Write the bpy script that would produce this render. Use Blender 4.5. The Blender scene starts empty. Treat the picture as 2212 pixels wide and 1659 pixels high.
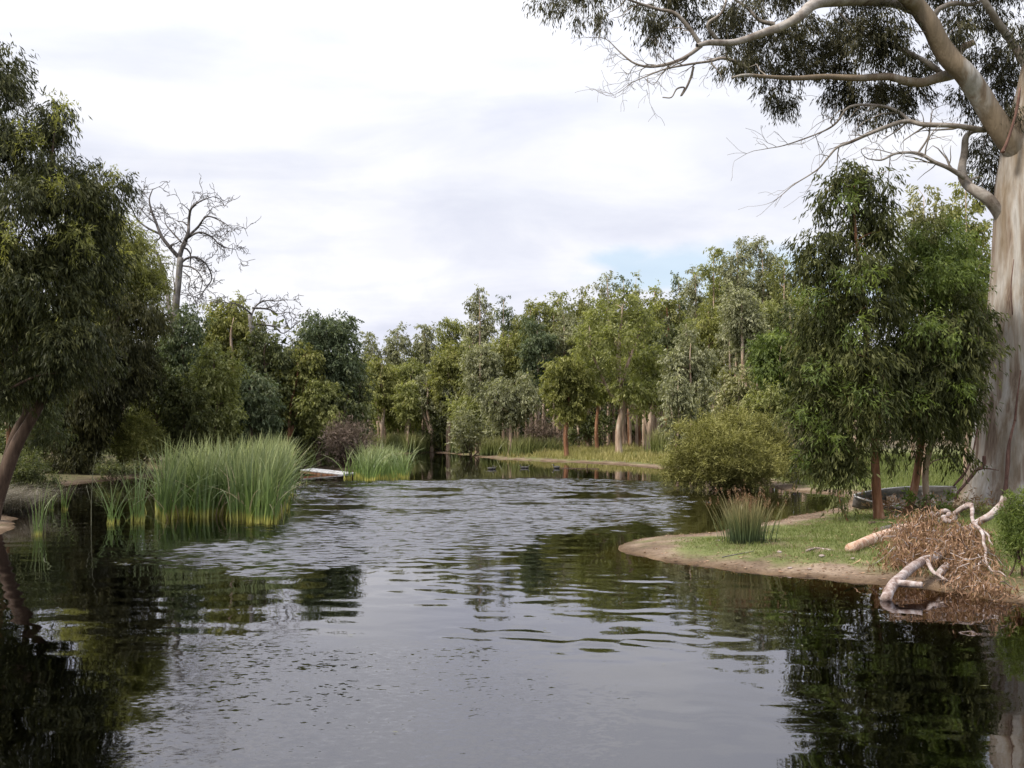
import bpy, math, random
import numpy as np
from mathutils import Vector

# ------------------------------------------------------------------ camera, world, sun
SC = bpy.context.scene
F = 2170.0; CX = 1106.0; HY = 913.3; CAMH = 2.5      # focal length, centre, horizon of the photograph (2212 px wide)
cam_d = bpy.data.cameras.new('camera'); cam = bpy.data.objects.new('camera', cam_d)
SC.collection.objects.link(cam); SC.camera = cam
cam.location = (0, 0, CAMH); cam.rotation_euler = (math.radians(90), 0, 0)
cam_d.sensor_width = 36; cam_d.lens = F/2212*36; cam_d.shift_y = (HY-829.5)/2212
cam_d.clip_start = 0.1; cam_d.clip_end = 3000
SC.view_settings.view_transform = 'Standard'; SC.view_settings.look = 'None'
SC.view_settings.exposure = 0.25; SC.view_settings.gamma = 1.0
try:
    SC.cycles.max_bounces = 6; SC.cycles.diffuse_bounces = 3; SC.cycles.glossy_bounces = 3
    SC.cycles.transmission_bounces = 4; SC.cycles.transparent_max_bounces = 8
    SC.cycles.sample_clamp_indirect = 4; SC.cycles.caustics_reflective = False; SC.cycles.caustics_refractive = False
except Exception: pass

SUN_EL, SUN_AZ = 47, -114       # azimuth measured from +Y (view direction) towards +X; the light comes from the left and behind
sd = Vector((math.sin(math.radians(SUN_AZ))*math.cos(math.radians(SUN_EL)), math.cos(math.radians(SUN_AZ))*math.cos(math.radians(SUN_EL)), math.sin(math.radians(SUN_EL))))
sun_l = bpy.data.lights.new('sun', 'SUN'); sun_l.energy = 4.8; sun_l.angle = math.radians(11); sun_l.color = (1, .92, .79)
sun = bpy.data.objects.new('sun', sun_l); SC.collection.objects.link(sun)
sun.rotation_euler = sd.to_track_quat('Z', 'Y').to_euler()

class NT:                       # tiny helper for node trees
    def __init__(s, tree): s.t = tree; s.t.nodes.clear()
    def n(s, typ, **kw):
        nd = s.t.nodes.new(typ)
        for k, v in kw.items():
            if k.startswith('i_'):
                key = k[2:]; key = int(key) if key.isdigit() else key.replace('_', ' ')
                if isinstance(v, bpy.types.NodeSocket): s.t.links.new(v, nd.inputs[key])
                else: nd.inputs[key].default_value = v
            else: setattr(nd, k, v)
        return nd
    def l(s, a, b): s.t.links.new(a, b)
    def math(s, op, a, b=0.0, c=None, clamp=False):
        kw = dict(operation=op, use_clamp=clamp, i_0=a, i_1=b)
        if c is not None: kw['i_2'] = c
        return s.n('ShaderNodeMath', **kw).outputs[0]
    def mix(s, fac, a, b, bt='MIX'):
        m = s.n('ShaderNodeMix', data_type='RGBA', blend_type=bt)
        for k, v in ((0, fac), (6, a), (7, b)):
            if isinstance(v, bpy.types.NodeSocket): s.l(v, m.inputs[k])
            else: m.inputs[k].default_value = (tuple(v)+(1,) if k and len(v) == 3 else v)
        return m.outputs[2]
    def ramp(s, fac, stops):
        r = s.n('ShaderNodeValToRGB'); s.l(fac, r.inputs[0]); e = r.color_ramp.elements
        while len(e) < len(stops): e.new(.5)
        for el, (p, c) in zip(e, stops): el.position = p; el.color = tuple(c)+(1,) if len(c) == 3 else c
        return r.outputs[0]

w = bpy.data.worlds.new('World'); SC.world = w; w.use_nodes = True
nt = NT(w.node_tree)
tc = nt.n('ShaderNodeTexCoord').outputs['Generated']
sky = nt.n('ShaderNodeTexSky', sky_type='NISHITA', sun_disc=False)
sky.sun_elevation = math.radians(SUN_EL); sky.sun_rotation = math.radians(SUN_AZ)
sep = nt.n('ShaderNodeSeparateXYZ', i_0=tc)
zz = nt.math('MAXIMUM', sep.outputs[2], 0.0)
den = nt.math('ADD', zz, 0.16)
cmb = nt.n('ShaderNodeCombineXYZ', i_0=nt.math('DIVIDE', sep.outputs[0], den), i_1=nt.math('DIVIDE', sep.outputs[1], den), i_2=0.0).outputs[0]
n1 = nt.n('ShaderNodeTexNoise', i_Vector=nt.n('ShaderNodeMapping', i_Vector=cmb, i_Scale=(.8, 1.5, 1)).outputs[0], i_Scale=1.3, i_Detail=6.0, i_Roughness=.52, i_Distortion=.5).outputs[0]
n2 = nt.n('ShaderNodeTexNoise', i_Vector=nt.n('ShaderNodeMapping', i_Vector=tc, i_Scale=(1, 1, 2.2)).outputs[0], i_Scale=5.5, i_Detail=8.0, i_Roughness=.55, i_Distortion=.3).outputs[0]
sheet = nt.ramp(n1, [(.36, (7.1, 7.4, 8.5)), (.47, (8.1, 8.35, 9.2)), (.60, (9.6, 9.65, 10.0)), (.74, (8.3, 8.5, 9.3))])
puff = nt.ramp(n2, [(.35, (7.2, 7.4, 8.6)), (.5, (8.8, 8.9, 9.7)), (.6, (10.4, 10.3, 10.4))])
low = nt.n('ShaderNodeMapRange', i_0=sep.outputs[2], i_1=.05, i_2=.26, i_3=.8, i_4=.25).outputs[0]
cloud = nt.mix(low, sheet, puff)
# thin break in the cloud near the horizon, right of the middle
def gap(x, z, rx, rz):
    dx = nt.math('DIVIDE', nt.math('SUBTRACT', sep.outputs[0], x), rx); dz = nt.math('DIVIDE', nt.math('SUBTRACT', sep.outputs[2], z), rz)
    return nt.math('SQRT', nt.math('ADD', nt.math('MULTIPLY', dx, dx), nt.math('MULTIPLY', dz, dz)))
g = nt.math('MINIMUM', gap(.175, .148, .085, .016), nt.math('MINIMUM', gap(.26, .14, .09, .024), gap(.10, .160, .035, .010)))
g = nt.math('ADD', g, nt.math('MULTIPLY', nt.math('SUBTRACT', n2, .5), 4.5))
fy = nt.math('GREATER_THAN', sep.outputs[1], 0.0)
gm = nt.math('MULTIPLY', nt.n('ShaderNodeMapRange', interpolation_type='SMOOTHSTEP', i_0=g, i_1=.3, i_2=1.5, i_3=.6, i_4=0.0).outputs[0], fy)
skyb = nt.mix(1.0, sky.outputs[0], (1.35, 1.5, 1.55), 'MULTIPLY')
col = nt.mix(gm, cloud, nt.mix(.45, skyb, (6.6, 8.4, 9.6)))
zen = nt.n('ShaderNodeMapRange', interpolation_type='SMOOTHSTEP', i_0=sep.outputs[2], i_1=.22, i_2=.95, i_3=1.0, i_4=2.3).outputs[0]
vz = nt.n('ShaderNodeVectorMath', operation='SCALE', i_0=col); nt.l(zen, vz.inputs[3])
bg = nt.n('ShaderNodeBackground', i_Color=vz.outputs[0], i_Strength=0.091)
nt.l(bg.outputs[0], nt.n('ShaderNodeOutputWorld').inputs[0])

# ------------------------------------------------------------------ helpers
rng = np.random.default_rng(7)
def W(dx, dy, D): return np.array(((dx-CX)/F*D, D, CAMH-(dy-HY)/F*D))
def N2D(nx, ny): return nx/1.1302, ny/1.1302
def GN(nx, ny, z=0.0):        # ground point under a pixel of the 2500 px photograph
    dx, dy = N2D(nx, ny); D = (CAMH-z)*F/(dy-HY); return ((dx-CX)/F*D, D)
def GD(dx, dy, z=0.0):
    D = (CAMH-z)*F/(dy-HY); return ((dx-CX)/F*D, D)
def Z6(x, y): return N2D(1300+x*.5425, y*.5425)
def Z3(x, y): return N2D(2100+x*.18083, 1200+y*.18083)
def smooth(a, b, x): t = np.clip((x-a)/(b-a), 0, 1); return t*t*(3-2*t)
def _h(i, j, s):
    v = np.sin(i*127.1+j*311.7+s*74.7)*43758.5453; return v-np.floor(v)
def vnoise(x, y, s=0):
    x = np.asarray(x, float); y = np.asarray(y, float); i = np.floor(x); j = np.floor(y); u = x-i; v = y-j; u = u*u*(3-2*u); v = v*v*(3-2*v)
    return (_h(i, j, s)*(1-u)+_h(i+1, j, s)*u)*(1-v)+(_h(i, j+1, s)*(1-u)+_h(i+1, j+1, s)*u)*v
def fbm(x, y, s=0, o=4):
    r = 0; a = .5
    for k in range(o): r = r+a*vnoise(x*2**k, y*2**k, s+k); a *= .5
    return r
def sdf(poly, x, y):          # signed distance, positive outside
    P = np.array(poly); Q = np.roll(P, -1, 0); x = np.asarray(x, float); y = np.asarray(y, float)
    d = np.full(x.shape, 1e9); ins = np.zeros(x.shape, bool)
    for (ax, ay), (bx, by) in zip(P, Q):
        ex, ey = bx-ax, by-ay; t = np.clip(((x-ax)*ex+(y-ay)*ey)/(ex*ex+ey*ey+1e-12), 0, 1)
        d = np.minimum(d, (x-ax-t*ex)**2+(y-ay-t*ey)**2)
        c = ((ay > y) != (by > y)) & (x < (bx-ax)*(y-ay)/(by-ay+1e-12)+ax); ins ^= c
    d = np.sqrt(d); return np.where(ins, -d, d)

def mesh_obj(name, verts, faces, mat, parent=None, loc=(0, 0, 0), smooth_=False, attrs=None):
    me = bpy.data.meshes.new(name); V = np.asarray(verts, np.float32)-np.asarray(loc, np.float32)
    if isinstance(faces, np.ndarray):
        nf, k = faces.shape
        me.vertices.add(len(V)); me.vertices.foreach_set('co', V.ravel())
        me.loops.add(nf*k); me.loops.foreach_set('vertex_index', faces.ravel().astype(np.int32))
        me.polygons.add(nf); me.polygons.foreach_set('loop_start', np.arange(0, nf*k, k, dtype=np.int32))
        me.update(calc_edges=True)
    else:
        me.from_pydata([tuple(map(float, v)) for v in V], [], faces)
    if attrs:
        for an, (dom, vals) in attrs.items():
            a = me.attributes.new(an, 'FLOAT', dom); a.data.foreach_set('value', np.asarray(vals, np.float32))
    if smooth_: me.polygons.foreach_set('use_smooth', [True]*len(me.polygons))
    me.materials.append(mat); me.update()
    o = bpy.data.objects.new(name, me); SC.collection.objects.link(o)
    if parent is not None: o.parent = parent
    else: o.location = loc
    return o
def tag(o, label, cat, group=None, kind=None):
    if label: o['label'] = label
    if cat: o['category'] = cat
    if group: o['group'] = group
    if kind: o['kind'] = kind
    return o
def thing(name, label, cat, loc, group=None):
    o = bpy.data.objects.new(name, None); SC.collection.objects.link(o); o.location = tuple(float(v) for v in loc)
    o.empty_display_size = .3
    return tag(o, label, cat, group)

class MB:                      # collects tubes and polygons for one mesh
    def __init__(s): s.v = []; s.f = []; s.n = 0
    def add(s, v, f): s.v.append(np.asarray(v, float)); s.f += [tuple(i+s.n for i in q) for q in f]; s.n += len(v)
    def tube(s, pts, rad, sides=6, bump=0.0, cap=True, flare=None):
        pts = np.asarray(pts, float); n = len(pts); rad = np.broadcast_to(np.asarray(rad, float), (n,))
        T = np.gradient(pts, axis=0); T /= np.linalg.norm(T, axis=1)[:, None]+1e-9
        u = np.cross(T[0], (0.31, .95, 0.05)); 
        if np.linalg.norm(u) < .1: u = np.cross(T[0], (1, 0, 0))
        a = np.arange(sides)/sides*2*np.pi; V = []; ph = rng.random(3)*6
        for k in range(n):
            u = u-T[k]*np.dot(u, T[k]); u /= np.linalg.norm(u)+1e-9; v = np.cross(T[k], u)
            r = rad[k]*(1+bump*(np.sin(a*2+ph[0]+k*.6)*.5+np.sin(a*3+ph[1]-k*.9)*.35+(rng.random(sides)-.5)*.18))
            if flare is not None: r = r*(1+flare[k]*(.5+.5*np.sin(a*5+ph[2]))**2)
            V.append(pts[k]+np.outer(np.cos(a)*r, u)+np.outer(np.sin(a)*r, v))
        fs = [(k*sides+i, k*sides+(i+1) % sides, (k+1)*sides+(i+1) % sides, (k+1)*sides+i) for k in range(n-1) for i in range(sides)]
        if cap: fs += [tuple(range(sides))[::-1], tuple((n-1)*sides+i for i in range(sides))]
        s.add(np.concatenate(V), fs)
    def box(s, c, ax, ay, az):  # centre and three half-axis vectors
        c, ax, ay, az = map(lambda q: np.asarray(q, float), (c, ax, ay, az))
        V = [c+i*ax+j*ay+k*az for i in (-1, 1) for j in (-1, 1) for k in (-1, 1)]
        s.add(V, [(0, 1, 3, 2), (4, 6, 7, 5), (0, 4, 5, 1), (2, 3, 7, 6), (0, 2, 6, 4), (1, 5, 7, 3)])
    def build(s, name, mat, parent=None, loc=(0, 0, 0), smooth_=True):
        return mesh_obj(name, np.concatenate(s.v), s.f, mat, parent, loc, smooth_)
def curve(ps, n=8):            # Catmull-Rom through points (any number of columns)
    ps = np.asarray(ps, float); P = np.vstack([2*ps[0]-ps[1], ps, 2*ps[-1]-ps[-2]]); out = []
    for i in range(len(ps)-1):
        p0, p1, p2, p3 = P[i:i+4]
        for t in np.arange(n)/n:
            out.append(.5*((2*p1)+(-p0+p2)*t+(2*p0-5*p1+4*p2-p3)*t*t+(-p0+3*p1-3*p2+p3)*t**3))
    out.append(ps[-1]); return np.array(out)
def unit(v): return v/(np.linalg.norm(v, axis=-1, keepdims=True)+1e-9)
def wiggle(p0, p1, n, amp, sag=0.0):
    t = np.linspace(0, 1, n)[:, None]; p = p0+(p1-p0)*t; L = np.linalg.norm(p1-p0)
    off = np.cumsum(rng.normal(0, 1, (n, 3)), 0); off -= off[0]; off -= t*off[-1]
    p = p+off*amp*L/n**.5; p[:, 2] += sag*L*np.sin(t[:, 0]*np.pi); return p

# ------------------------------------------------------------------ materials
def mat(name): m = bpy.data.materials.new(name); m.use_nodes = True; return m, NT(m.node_tree)
def finish(t, shader, vol=None):
    o = t.n('ShaderNodeOutputMaterial'); t.l(shader, o.inputs[0])
    if vol: t.l(vol, o.inputs[1])
def leaf_mat(name, c0, c1, c2, transl=.3, rough=.5, spec=.35):
    m, t = mat(name)
    a = t.n('ShaderNodeAttribute', attribute_name='tint').outputs['Fac']
    c = t.ramp(a, [(0, c0), (.5, c1), (1, c2)])
    p = t.n('ShaderNodeBsdfPrincipled', i_Base_Color=c, i_Roughness=rough); p.inputs['Specular IOR Level'].default_value = spec
    tr = t.n('ShaderNodeBsdfTranslucent', i_Color=t.mix(1.0, c, (1.3, 1.35, .6), 'MULTIPLY'))
    mx = t.n('ShaderNodeMixShader', i_0=transl); t.l(p.outputs[0], mx.inputs[1]); t.l(tr.outputs[0], mx.inputs[2])
    finish(t, mx.outputs[0]); return m
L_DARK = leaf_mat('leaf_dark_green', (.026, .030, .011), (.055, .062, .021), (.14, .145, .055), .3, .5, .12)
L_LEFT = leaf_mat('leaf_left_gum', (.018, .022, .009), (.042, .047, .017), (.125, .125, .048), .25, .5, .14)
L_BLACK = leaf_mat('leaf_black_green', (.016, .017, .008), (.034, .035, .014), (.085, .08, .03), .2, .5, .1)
L_GUM = leaf_mat('leaf_gum_green', (.08, .088, .028), (.18, .195, .065), (.34, .34, .15), .42, .5, .2)
L_OLIVE = leaf_mat('leaf_olive', (.078, .082, .024), (.18, .188, .058), (.34, .33, .13), .42, .5, .2)
L_BLUE = leaf_mat('leaf_blue_green', (.042, .056, .028), (.092, .118, .062), (.21, .23, .14), .32, .5, .15)
L_GREY = leaf_mat('leaf_grey_green', (.095, .098, .055), (.20, .205, .12), (.39, .39, .26), .35, .5, .15)
L_BRIGHT = leaf_mat('leaf_bright_green', (.045, .066, .016), (.10, .135, .034), (.20, .24, .07), .4, .5, .2)
L_TEA = leaf_mat('leaf_tea_tree', (.075, .074, .02), (.18, .175, .055), (.32, .305, .12), .25, .65, .15)
L_YEL = leaf_mat('leaf_pale_yellow', (.10, .10, .035), (.19, .19, .075), (.33, .31, .16), .3)
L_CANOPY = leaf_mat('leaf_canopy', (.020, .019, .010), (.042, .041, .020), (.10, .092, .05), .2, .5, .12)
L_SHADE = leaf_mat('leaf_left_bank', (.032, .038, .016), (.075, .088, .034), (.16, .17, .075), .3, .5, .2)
L_DEAD = leaf_mat('leaf_dead', (.09, .048, .028), (.21, .122, .076), (.42, .28, .19), .25, .6, .15)
L_TWIG = leaf_mat('leaf_twiggy_brown', (.07, .05, .04), (.14, .105, .085), (.23, .18, .15), .1, .8, .1)
G_GREEN = leaf_mat('grass_green', (.05, .066, .02), (.108, .135, .04), (.24, .25, .11), .3, .6, .2)
G_DRY = leaf_mat('grass_dry', (.12, .13, .04), (.27, .25, .10), (.50, .42, .22), .3, .7, .15)
def blade_mat(name, base, low, mid, tip):    # colour runs along the blade; 'tint' varies it
    m, t = mat(name)
    a = t.n('ShaderNodeAttribute', attribute_name='along').outputs['Fac']; b = t.n('ShaderNodeAttribute', attribute_name='tint').outputs['Fac']
    c = t.ramp(a, [(0, base), (.09, base), (.17, low), (.5, mid), (1, tip)])
    c = t.mix(1.0, c, t.ramp(b, [(0, (.5, .55, .45)), (.5, (1, 1, 1)), (1, (1.5, 1.4, 1.35))]), 'MULTIPLY')
    p = t.n('ShaderNodeBsdfPrincipled', i_Base_Color=c, i_Roughness=.45)
    tr = t.n('ShaderNodeBsdfTranslucent', i_Color=c); mx = t.n('ShaderNodeMixShader', i_0=.3); t.l(p.outputs[0], mx.inputs[1]); t.l(tr.outputs[0], mx.inputs[2])
    finish(t, mx.outputs[0]); return m
B_REED = blade_mat('reed_blade', (.36, .35, .08), (.13, .20, .045), (.13, .185, .055), (.25, .28, .12))
B_RUSH = blade_mat('rush_blade', (.04, .055, .025), (.06, .09, .04), (.12, .14, .055), (.30, .24, .12))
B_TUSS = blade_mat('tussock_blade', (.07, .09, .03), (.12, .15, .045), (.17, .19, .06), (.27, .27, .11))
B_GREYT = blade_mat('grey_tussock_blade', (.04, .035, .025), (.09, .08, .055), (.14, .125, .09), (.25, .22, .17))
def bark_mat(name, stops, sc=(7, 7, .8), bump=.3, rough=.8, patch=None):
    m, t = mat(name); oc = t.n('ShaderNodeTexCoord').outputs['Object']
    mp = t.n('ShaderNodeMapping', i_Vector=oc, i_Scale=sc).outputs[0]
    n = t.n('ShaderNodeTexNoise', i_Vector=mp, i_Scale=1.0, i_Detail=6.0, i_Roughness=.62, i_Distortion=.4).outputs[0]
    c = t.ramp(n, stops)
    if patch:
        n2 = t.n('ShaderNodeTexNoise', i_Vector=t.n('ShaderNodeMapping', i_Vector=oc, i_Scale=patch[1]).outputs[0], i_Scale=1.0, i_Detail=5.0, i_Roughness=.6).outputs[0]
        c = t.mix(t.ramp(n2, [(patch[2], (0, 0, 0)), (patch[3], (1, 1, 1))]), c, patch[0])
    nf = t.n('ShaderNodeTexNoise', i_Vector=mp, i_Scale=5.0, i_Detail=5.0, i_Roughness=.6).outputs[0]
    c = t.mix(.35, c, t.ramp(nf, [(.3, (.35, .33, .31)), (.6, (1, 1, 1))]), 'MULTIPLY')
    b = t.n('ShaderNodeBump', i_Strength=bump, i_Distance=.05, i_Height=t.math('ADD', n, t.math('MULTIPLY', nf, .5)))
    p = t.n('ShaderNodeBsdfPrincipled', i_Base_Color=c, i_Roughness=rough, i_Normal=b.outputs[0]); p.inputs['Specular IOR Level'].default_value = .2
    finish(t, p.outputs[0]); return m
K_WHITE = bark_mat('bark_white_gum', [(.34, (.10, .065, .048)), (.43, (.20, .155, .12)), (.5, (.29, .255, .22)), (.60, (.35, .33, .31)), (.70, (.24, .215, .19))], (3.2, 3.2, .42), .6, .75, ((.17, .13, .09), (.7, .7, .2), .44, .58))
K_LIMB = bark_mat('bark_limb', [(.3, (.09, .065, .05)), (.45, (.20, .17, .145)), (.65, (.33, .30, .275))], (2.5, 2.5, 2.5), .3, .75)
K_PALE = bark_mat('bark_pale_gum', [(.3, (.16, .10, .07)), (.5, (.38, .28, .21)), (.7, (.55, .47, .39))], (5, 5, .9))
K_RED = bark_mat('bark_reddish', [(.3, (.08, .035, .02)), (.5, (.20, .095, .05)), (.72, (.34, .22, .15))], (6, 6, 1.0))
K_DARK = bark_mat('bark_dark', [(.3, (.035, .022, .016)), (.55, (.085, .055, .04)), (.75, (.16, .12, .09))], (7, 7, 1.2))
K_DEAD = bark_mat('bark_dead_grey', [(.3, (.07, .06, .055)), (.5, (.15, .135, .125)), (.7, (.30, .285, .275))], (4, 4, 1.5))
K_BACKLIT = bark_mat('bark_dead_backlit', [(.3, (.045, .038, .036)), (.5, (.09, .08, .075)), (.7, (.17, .155, .15))], (4, 4, 1.5))  # darker dead bark for branches: backlighting against the sky put into the colour
K_LOG = bark_mat('bark_fallen_log', [(.34, (.13, .085, .07)), (.47, (.26, .20, .18)), (.6, (.40, .355, .345))], (9, 9, 9), .5)
K_PINK = bark_mat('bark_pink_log', [(.34, (.28, .15, .10)), (.47, (.42, .27, .19)), (.6, (.52, .40, .33))], (7, 7, 7), .4)
K_STRIP = bark_mat('bark_strip', [(.3, (.05, .025, .02)), (.55, (.13, .07, .055)), (.75, (.22, .14, .11))], (9, 9, 2.0), .5)

# ------------------------------------------------------------------ pond outline and ground
pond = [(-9, -14), (-11, 0), (-12.6, 10), (-13.6, 18), GN(-60, 1312), GN(0, 1301), GN(43, 1287), GN(20, 1262), GN(-30, 1225), GN(20, 1203), GN(80, 1193), GN(130, 1188), GN(217, 1178), GN(313, 1168), GN(361, 1165),
        GN(500, 1160), GN(650, 1150), GN(735, 1143), GN(808, 1148), GN(850, 1151), GN(880, 1142), GN(930, 1121), GN(974, 1110), GN(1060, 1105), GN(1143, 1112), GN(1200, 1120), GN(1250, 1122), GN(1300, 1124.5),
        GN(1360, 1127), GN(1453, 1131), GN(1530, 1136), GN(1607, 1144), GN(1690, 1152), GN(1790, 1160), GN(1850, 1180), GN(1893, 1194), GN(1934, 1199), GN(2024, 1206), GN(2075, 1218), GN(2065, 1232), GN(1979, 1253), GN(1925, 1263), GN(1871, 1276), GN(1780, 1291), GN(1694, 1308),
        GN(1590, 1313), GN(1545, 1323), GN(1518, 1341), GN(1590, 1364), GN(1717, 1384), GN(1816, 1396), GN(1952, 1409), GN(2146, 1427), GN(2327, 1445), GN(2500, 1475), (8.6, 12), (9.5, 7), (10, 0), (9, -14)]
pond = [tuple(p) for p in curve(np.array(pond+[pond[0]]), 3)[:-1]]
def shore(x, y):
    d = sdf(pond, x, y); return d+(fbm(np.asarray(x)*1.3, np.asarray(y)*1.3, 3)-.47)*.5+(fbm(np.asarray(x)*5.1, np.asarray(y)*5.1, 8, 2)-.35)*.16
def height(x, y, d=None):
    x = np.asarray(x, float); y = np.asarray(y, float)
    if d is None: d = shore(x, y)
    land = .04*smooth(0, .12, d)+.05*smooth(.05, .9, d)+.13*smooth(.4, 4, d)+.22*smooth(3, 16, d)+(fbm(x*.35, y*.35, 9)-.47)*.22*smooth(1.0, 6, d)+(fbm(x*2.3, y*2.3, 5)-.47)*.09*smooth(0, .5, d)
    land = land+1.6*smooth(95, 260, y)
    return np.where(d > 0, land, np.maximum(d*.17-.02, -1.3))
def gz(x, y): return float(height(np.array([x]), np.array([y]))[0])
def axis(a, b, step, lo, hi):
    m = np.arange(a, b+1e-6, step); L = []; s = step; p = a
    while p > lo: s *= 1.25; p -= s; L.append(p)
    R = []; s = step; p = m[-1]
    while p < hi: s *= 1.25; p += s; R.append(p)
    return np.concatenate([L[::-1], m, R])
xs = axis(-26, 26, .2, -900, 900); ys = axis(8, 62, .2, -120, 1500)
X, Y = np.meshgrid(xs, ys); D_ = shore(X, Y); Zh = height(X, Y, D_)
nx, ny = len(xs), len(ys)
idx = np.arange(nx*ny).reshape(ny, nx)
quads = np.stack([idx[:-1, :-1], idx[:-1, 1:], idx[1:, 1:], idx[1:, :-1]], -1).reshape(-1, 4)
def grassiness(x, y, d):       # how much green cover there is (shared by the ground colour and the blades)
    n = fbm(np.asarray(x)*.9, np.asarray(y)*.9, 21)
    n2_ = fbm(np.asarray(x)*2.7, np.asarray(y)*2.7, 23)
    g = smooth(.45, 1.25, d+(n-.47)*1.8+(n2_-.47)*1.6)*(1-.7*smooth(.56, .66, n2_))
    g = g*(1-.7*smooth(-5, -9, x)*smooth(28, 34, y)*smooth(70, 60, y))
    return g*(1-.85*smooth(70, 95, y)*(x > 2))
m, t = mat('ground_soil')
gr = t.n('ShaderNodeAttribute', attribute_name='grass').outputs['Fac']; sh = t.n('ShaderNodeAttribute', attribute_name='shore').outputs['Fac']
pos = t.n('ShaderNodeNewGeometry').outputs['Position']
na = t.n('ShaderNodeTexNoise', i_Vector=pos, i_Scale=1.1, i_Detail=6.0, i_Roughness=.6).outputs[0]
nb = t.n('ShaderNodeTexNoise', i_Vector=pos, i_Scale=14.0, i_Detail=5.0, i_Roughness=.65).outputs[0]
vo = t.n('ShaderNodeTexVoronoi', i_Vector=pos, i_Scale=16.0).outputs['Color']
sand = t.ramp(na, [(.3, (.095, .066, .045)), (.5, (.165, .12, .085)), (.7, (.26, .20, .15))])
sand = t.mix(.6, sand, t.ramp(nb, [(.3, (.45, .42, .4)), (.55, (1, 1, 1)), (.75, (1.25, 1.2, 1.1))]), 'MULTIPLY')
litter = t.ramp(t.math('ADD', t.math('MULTIPLY', na, .5), t.math('MULTIPLY', nb, .5)), [(.32, (.045, .032, .023)), (.5, (.105, .078, .055)), (.66, (.20, .15, .11))])
green = t.ramp(t.math('ADD', t.math('MULTIPLY', na, .6), t.math('MULTIPLY', nb, .4)), [(.3, (.06, .065, .025)), (.5, (.11, .125, .042)), (.7, (.18, .175, .08))])
px_ = t.n('ShaderNodeSeparateXYZ', i_0=pos).outputs
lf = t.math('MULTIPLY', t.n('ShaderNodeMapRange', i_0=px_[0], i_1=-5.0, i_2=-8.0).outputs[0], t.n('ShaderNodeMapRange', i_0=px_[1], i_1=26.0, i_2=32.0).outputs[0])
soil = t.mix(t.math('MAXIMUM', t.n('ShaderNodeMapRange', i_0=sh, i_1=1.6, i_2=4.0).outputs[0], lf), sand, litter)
wet = t.n('ShaderNodeMapRange', i_0=sh, i_1=.05, i_2=.35).outputs[0]
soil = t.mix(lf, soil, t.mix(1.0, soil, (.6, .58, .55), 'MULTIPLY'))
soil = t.mix(wet, t.mix(1.0, soil, (.55, .5, .42), 'MULTIPLY'), soil)
mud = t.mix(t.n('ShaderNodeMapRange', i_0=sh, i_1=-.15, i_2=.02).outputs[0], (.22, .14, .06), soil)
cg = t.mix(gr, mud, green)
bp = t.n('ShaderNodeBump', i_Strength=.7, i_Distance=.04, i_Height=nb)
p = t.n('ShaderNodeBsdfPrincipled', i_Base_Color=cg, i_Roughness=.95, i_Normal=bp.outputs[0]); p.inputs['Specular IOR Level'].default_value = .15
finish(t, p.outputs[0])
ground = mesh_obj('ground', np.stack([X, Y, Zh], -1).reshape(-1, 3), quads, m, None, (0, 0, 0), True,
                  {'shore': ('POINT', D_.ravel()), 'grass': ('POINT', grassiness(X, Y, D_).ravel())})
ground['kind'] = 'structure'

# ------------------------------------------------------------------ water
wx = np.unique(np.round(np.r_[np.arange(-60, -13, .8), np.arange(-13, 12.5, .075), np.arange(12.5, 30.01, .8)], 3)); wy = np.unique(np.round(np.r_[np.arange(-20, 5.9, .5), np.arange(5.9, 46, .075), np.arange(46, 96.01, .5)], 3)); WX, WY = np.meshgrid(wx, wy)
def waves(x, y, n, l0, l1, ang, spread, rms, seed):      # sum of sine waves with a given r.m.s. slope
    g_ = np.random.default_rng(seed); h = 0
    for k in range(n):
        lam = l0*(l1/l0)**g_.random(); a = math.radians(90+ang+g_.normal(0, spread)); kk = 2*np.pi/lam; h = h+np.sin((x*math.cos(a)+y*math.sin(a))*kk+g_.uniform(0, 6.28))/kk
    return h*rms*math.sqrt(2.0/n)
zoneA = [GD(*q) for q in ((560, 1042), (700, 1040), (900, 1037), (1100, 1033), (1250, 1033), (1430, 1040), (1470, 1070), (1490, 1090), (1420, 1122), (1300, 1146), (1150, 1160), (1030, 1158), (960, 1185), (840, 1215), (700, 1222), (520, 1226), (370, 1205), (350, 1185), (560, 1165), (600, 1120))]
zoneB = [GD(*q) for q in ((330, 1400), (620, 1375), (800, 1380), (980, 1420), (860, 1465), (1180, 1490), (1150, 1530), (960, 1560), (1120, 1600), (1180, 1700), (700, 1800), (340, 1700), (300, 1500))]
zoneC = [GD(*q) for q in ((780, 1190), (1050, 1165), (1400, 1240), (1500, 1400), (1850, 1480), (1850, 1700), (1650, 1720), (1500, 1480), (950, 1390), (820, 1260))]
dn = (fbm(WX*.5, WY*.25, 31)-.47); dn2 = fbm(WX*.35, WY*.5, 77)
dnf = fbm(WX*1.6, WY*1.2, 93)-.47; eA = .35+1.5*smooth(42, 30, WY)
A = smooth(1, -1, (sdf(zoneA, WX, WY)+(dn*4.0+dnf*3.0)*smooth(42, 32, WY))/eA)*(.72+.6*(dn2 > .40)*smooth(.36, .5, dn2))*(1-.8*smooth(.56, .64, dn2))
Bz = smooth(1.1, -1.1, sdf(zoneB, WX, WY)+dn*3.5+dnf*2)
Cz = smooth(1.0, -1.0, sdf(zoneC, WX, WY)+dn*2.0)
wi = np.arange(WX.size).reshape(WX.shape)
wq = np.stack([wi[:-1, :-1], wi[:-1, 1:], wi[1:, 1:], wi[1:, :-1]], -1).reshape(-1, 4)
fine = ((WX > -13) & (WX < 12.5) & (WY > 6) & (WY < 45.9))
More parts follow.
